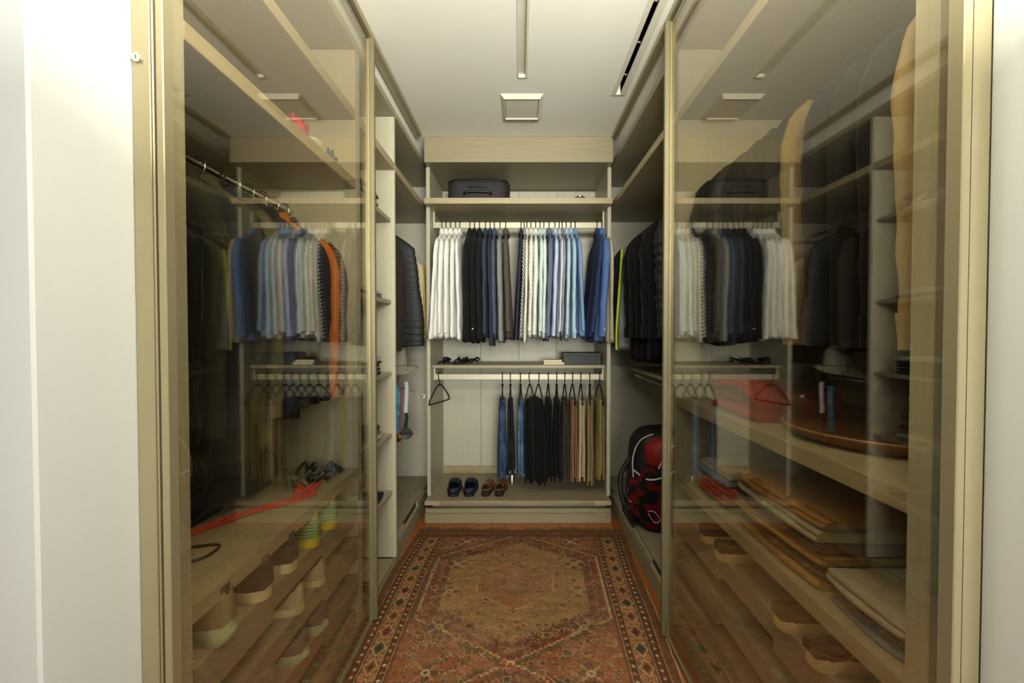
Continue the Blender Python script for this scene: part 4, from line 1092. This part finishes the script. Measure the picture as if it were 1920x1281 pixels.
t = thing('storage_box', 'dark green storage box at the right end of the middle shelf', 'box', (PX(1090, 3.34), 3.36, zm))
box('body', (-.135, -.07, 0), (.135, .10, .068), plain('#13241c', .55), t)
box('lid', (-.139, -.074, .060), (.139, .104, .084), plain('#0f1d17', .55), t)

# grey cap, hanger and medals in the left corner
t = thing('felt_hat', 'grey felt hat resting upside on the short shelf in the left corner', 'hat', (-.815, 2.93, H(-.2495)))
m = MB(); loops = []
for i, (r, z) in enumerate([(.16, .004), (.165, .010), (.12, .018), (.092, .03), (.088, .09), (.075, .14), (.045, .16), (.005, .155)]):
    loops.append([(r*math.cos(a*PI/16)*(1+.10*nz(a*.4, i*.5, 1)), r*.8*math.sin(a*PI/16), z+.020*math.sin(a*PI/16*2+1)*(r > .1)+.012*nz(a*.5, i, 3)) for a in range(32)])
m.loft(loops).build('crown', cloth('#8d8875'), t, smooth='all')
MB().tube([(.0895*math.cos(a*PI/12), .072*math.sin(a*PI/12), .038) for a in range(24)], .004, 6, closed=True).build('band', cloth('#6d685a'), t, smooth=True)
yW = 3.0
t = thing('wire_hanger', 'thin wire hanger carrying two medals in the left corner', 'hanger', (PX(752, yW)-.02, yW, H(-.293)))
MB().tube([(0, .016, -.02), (0, .010, .004), (0, -.010, .004), (0, -.014, -.02), (0, 0, -.045), (-.01, 0, -.07)], .0022, 6, 4).build('hook', M_WIRE, t, smooth=True)
MB().tube([(-.15, 0, -.062), (-.05, 0, -.066), (.03, 0, -.078), (.10, 0, -.098), (.165, 0, -.118), (.178, 0, -.128), (.165, -.004, -.136), (.145, -.004, -.132)], .0022, 6, 4).build('arm', M_WIRE, t, smooth=True)
def ribbon(name, x, z0, z1, w, mat, par, y, wob=.004):
    loops = []
    for i in range(12):
        f = i/11; z = z0+(z1-z0)*f; xx = x+wob*math.sin(f*5)
        loops.append([(xx-w/2, y-.001, z), (xx+w/2, y-.001-.004*math.sin(f*4), z), (xx+w/2, y+.001-.004*math.sin(f*4), z), (xx-w/2, y+.001, z)])
    return MB().loft(loops).build(name, mat, par, smooth=True)
t = thing('medal', 'bronze medal on a bright blue and red patterned ribbon', 'medal', (PX(746, yW), yW-.015, ZZ(722, yW)))
ribbon('ribbon', -.004, 0, -.30, .034, cloth('#2f92b8', 'plaid', '#59b6c8'), t, 0)
ribbon('ribbon', .012, -.005, -.30, .014, cloth('#c2424a'), t, .004)
MB().lathe([(.001, 0), (.024, 0), (.027, .003), (.024, .006), (.012, .007), (.001, .009)], seg=16).xf(Matrix.Translation((.0, 0, -.345)) @ Matrix.Rotation(PI/2, 4, 'X')).build('disc', plain('#7a5a1e', .35, metal=.8), t, smooth=True)
t = thing('medal', 'round silver medal on a white and grey ribbon', 'medal', (PX(762, yW), yW-.012, ZZ(716, yW)))
ribbon('ribbon', 0, .005, -.20, .024, cloth('#d2d2d4'), t, 0)
ribbon('ribbon', .012, .005, -.05, .008, cloth('#77777b'), t, .002)
ribbon('ribbon', 0, -.20, -.30, .022, cloth('#2b3138'), t, 0)
MB().lathe([(.001, 0), (.036, 0), (.040, .003), (.037, .006), (.032, .005), (.001, .005)], seg=28).xf(Matrix.Translation((0, 0, -.335)) @ Matrix.Rotation(PI/2, 4, 'X')).build('disc', plain('#72726c', .35, metal=.8), t, smooth=True)
MB().box((-.046, -.010, -.343), (.046, -.004, -.327), .002).build('bar', plain('#5c5c58', .35, metal=.8), t)

# black things on the right short shelf
zr = H(-.2495)
crumple('black handbag lying on the short shelf in the right corner', (.98, 2.68, zr), (.12, .17, .04), M_BLACK, 1.1, 'handbag', 'bag')
crumple('black leather gloves lying near the edge of the right short shelf', (.90, 2.30, zr), (.05, .10, .03), plain('#1b1b1c', .4), 3.1, 'gloves', 'gloves')
o = crumple('small shiny silver grey pouch on the right short shelf', (.90, 2.49, zr), (.045, .05, .045), plain('#8f9190', .3, var=.2), 6.1, 'pouch', 'pouch')

# ------------------------------------------------------------------ red and black backpack on the right bottom board
t = thing('backpack', 'red and black backpack with white piping on the right base', 'backpack', (.905, 2.80, .1225)); t.scale = (1.12, 1.12, 1.12)
def blob(name, c, r, mat, seed, par, p=.6, amp=.1, zcut=True):
    m = MB(); loops = []; n = 18; sg = 30
    for i in range(n+1):
        th = PI*i/n; sz = -spow(math.cos(th), p); sr = max(.01, math.sin(th))**p
        loops.append([(c[0]+r[0]*sr*spow(math.cos(2*PI*j/sg), p)*(1+amp*nz(j*.4, i*.4, seed)), c[1]+r[1]*sr*spow(math.sin(2*PI*j/sg), p)*(1+amp*nz(j*.4, i*.4, seed+7)), max(.0, c[2]+r[2]*sz)) for j in range(sg)])
    return m.loft(loops).build(name, mat, par, smooth='all')
PLD = cloth('#5e0f0e', 'plaid', '#141010'); RDX = plain('#8d0f12', .6); BK2 = plain('#0f0f10', .6, var=.1)
blob('body', (0, .04, .26), (.19, .15, .26), BK2, 2, t, .55)
blob('front_pocket', (-.02, -.10, .17), (.17, .085, .17), PLD, 5, t, .55)
blob('top_pocket', (0.01, -.07, .40), (.15, .10, .09), RDX, 9, t, .7)
blob('side_pocket', (-.175, -.03, .14), (.045, .09, .12), PLD, 4, t, .6)
blob('lower_pouch', (.05, -.19, .075), (.10, .05, .074), plain('#241012', .6), 8, t, .5)
MB().tube([(-.19, -.05, .30), (-.15, -.16, .285), (-.08, -.185, .30), (.0, -.19, .345), (.08, -.19, .365)], .004, 6, 5).build('piping', M_HWHITE, t, smooth=True)
MB().tube([(-.185, -.04, .22), (-.195, -.05, .36), (-.16, -.06, .46), (-.09, -.07, .50)], .0035, 6, 5).build('piping', M_HWHITE, t, smooth=True)
MB().tube([(-.09, -.165, .34), (-.05, -.165, .42), (.0, -.16, .465), (.08, -.16, .475)], .0035, 6, 5).build('piping', M_HWHITE, t, smooth=True)
MB().tube([(-.19, .02, .35), (-.25, .0, .25), (-.24, -.03, .12), (-.19, -.05, .06)], .014, 8, 5).build('shoulder_strap', BK2, t, smooth=True)
MB().tube([(-.22, -.07, .21), (-.235, -.08, .18), (-.225, -.09, .15), (-.20, -.10, .14)], .003, 6, 5).build('buckle', M_CHROME, t, smooth=True)
MB().tube([(-.15, -.19, .13), (-.12, -.20, .13), (-.09, -.20, .09), (-.12, -.20, .075), (-.15, -.19, .12)], .002, 6, 2).build('badge', M_HWHITE, t)
hm = MB()
for dx in (-.010, .0): hm.box((.03+dx, -.243, .062), (.0335+dx, -.238, .084), .0005)
hm.box((.02, -.243, .071), (.0335, -.238, .075), .0005); hm.build('letter_print', M_HWHITE, t)
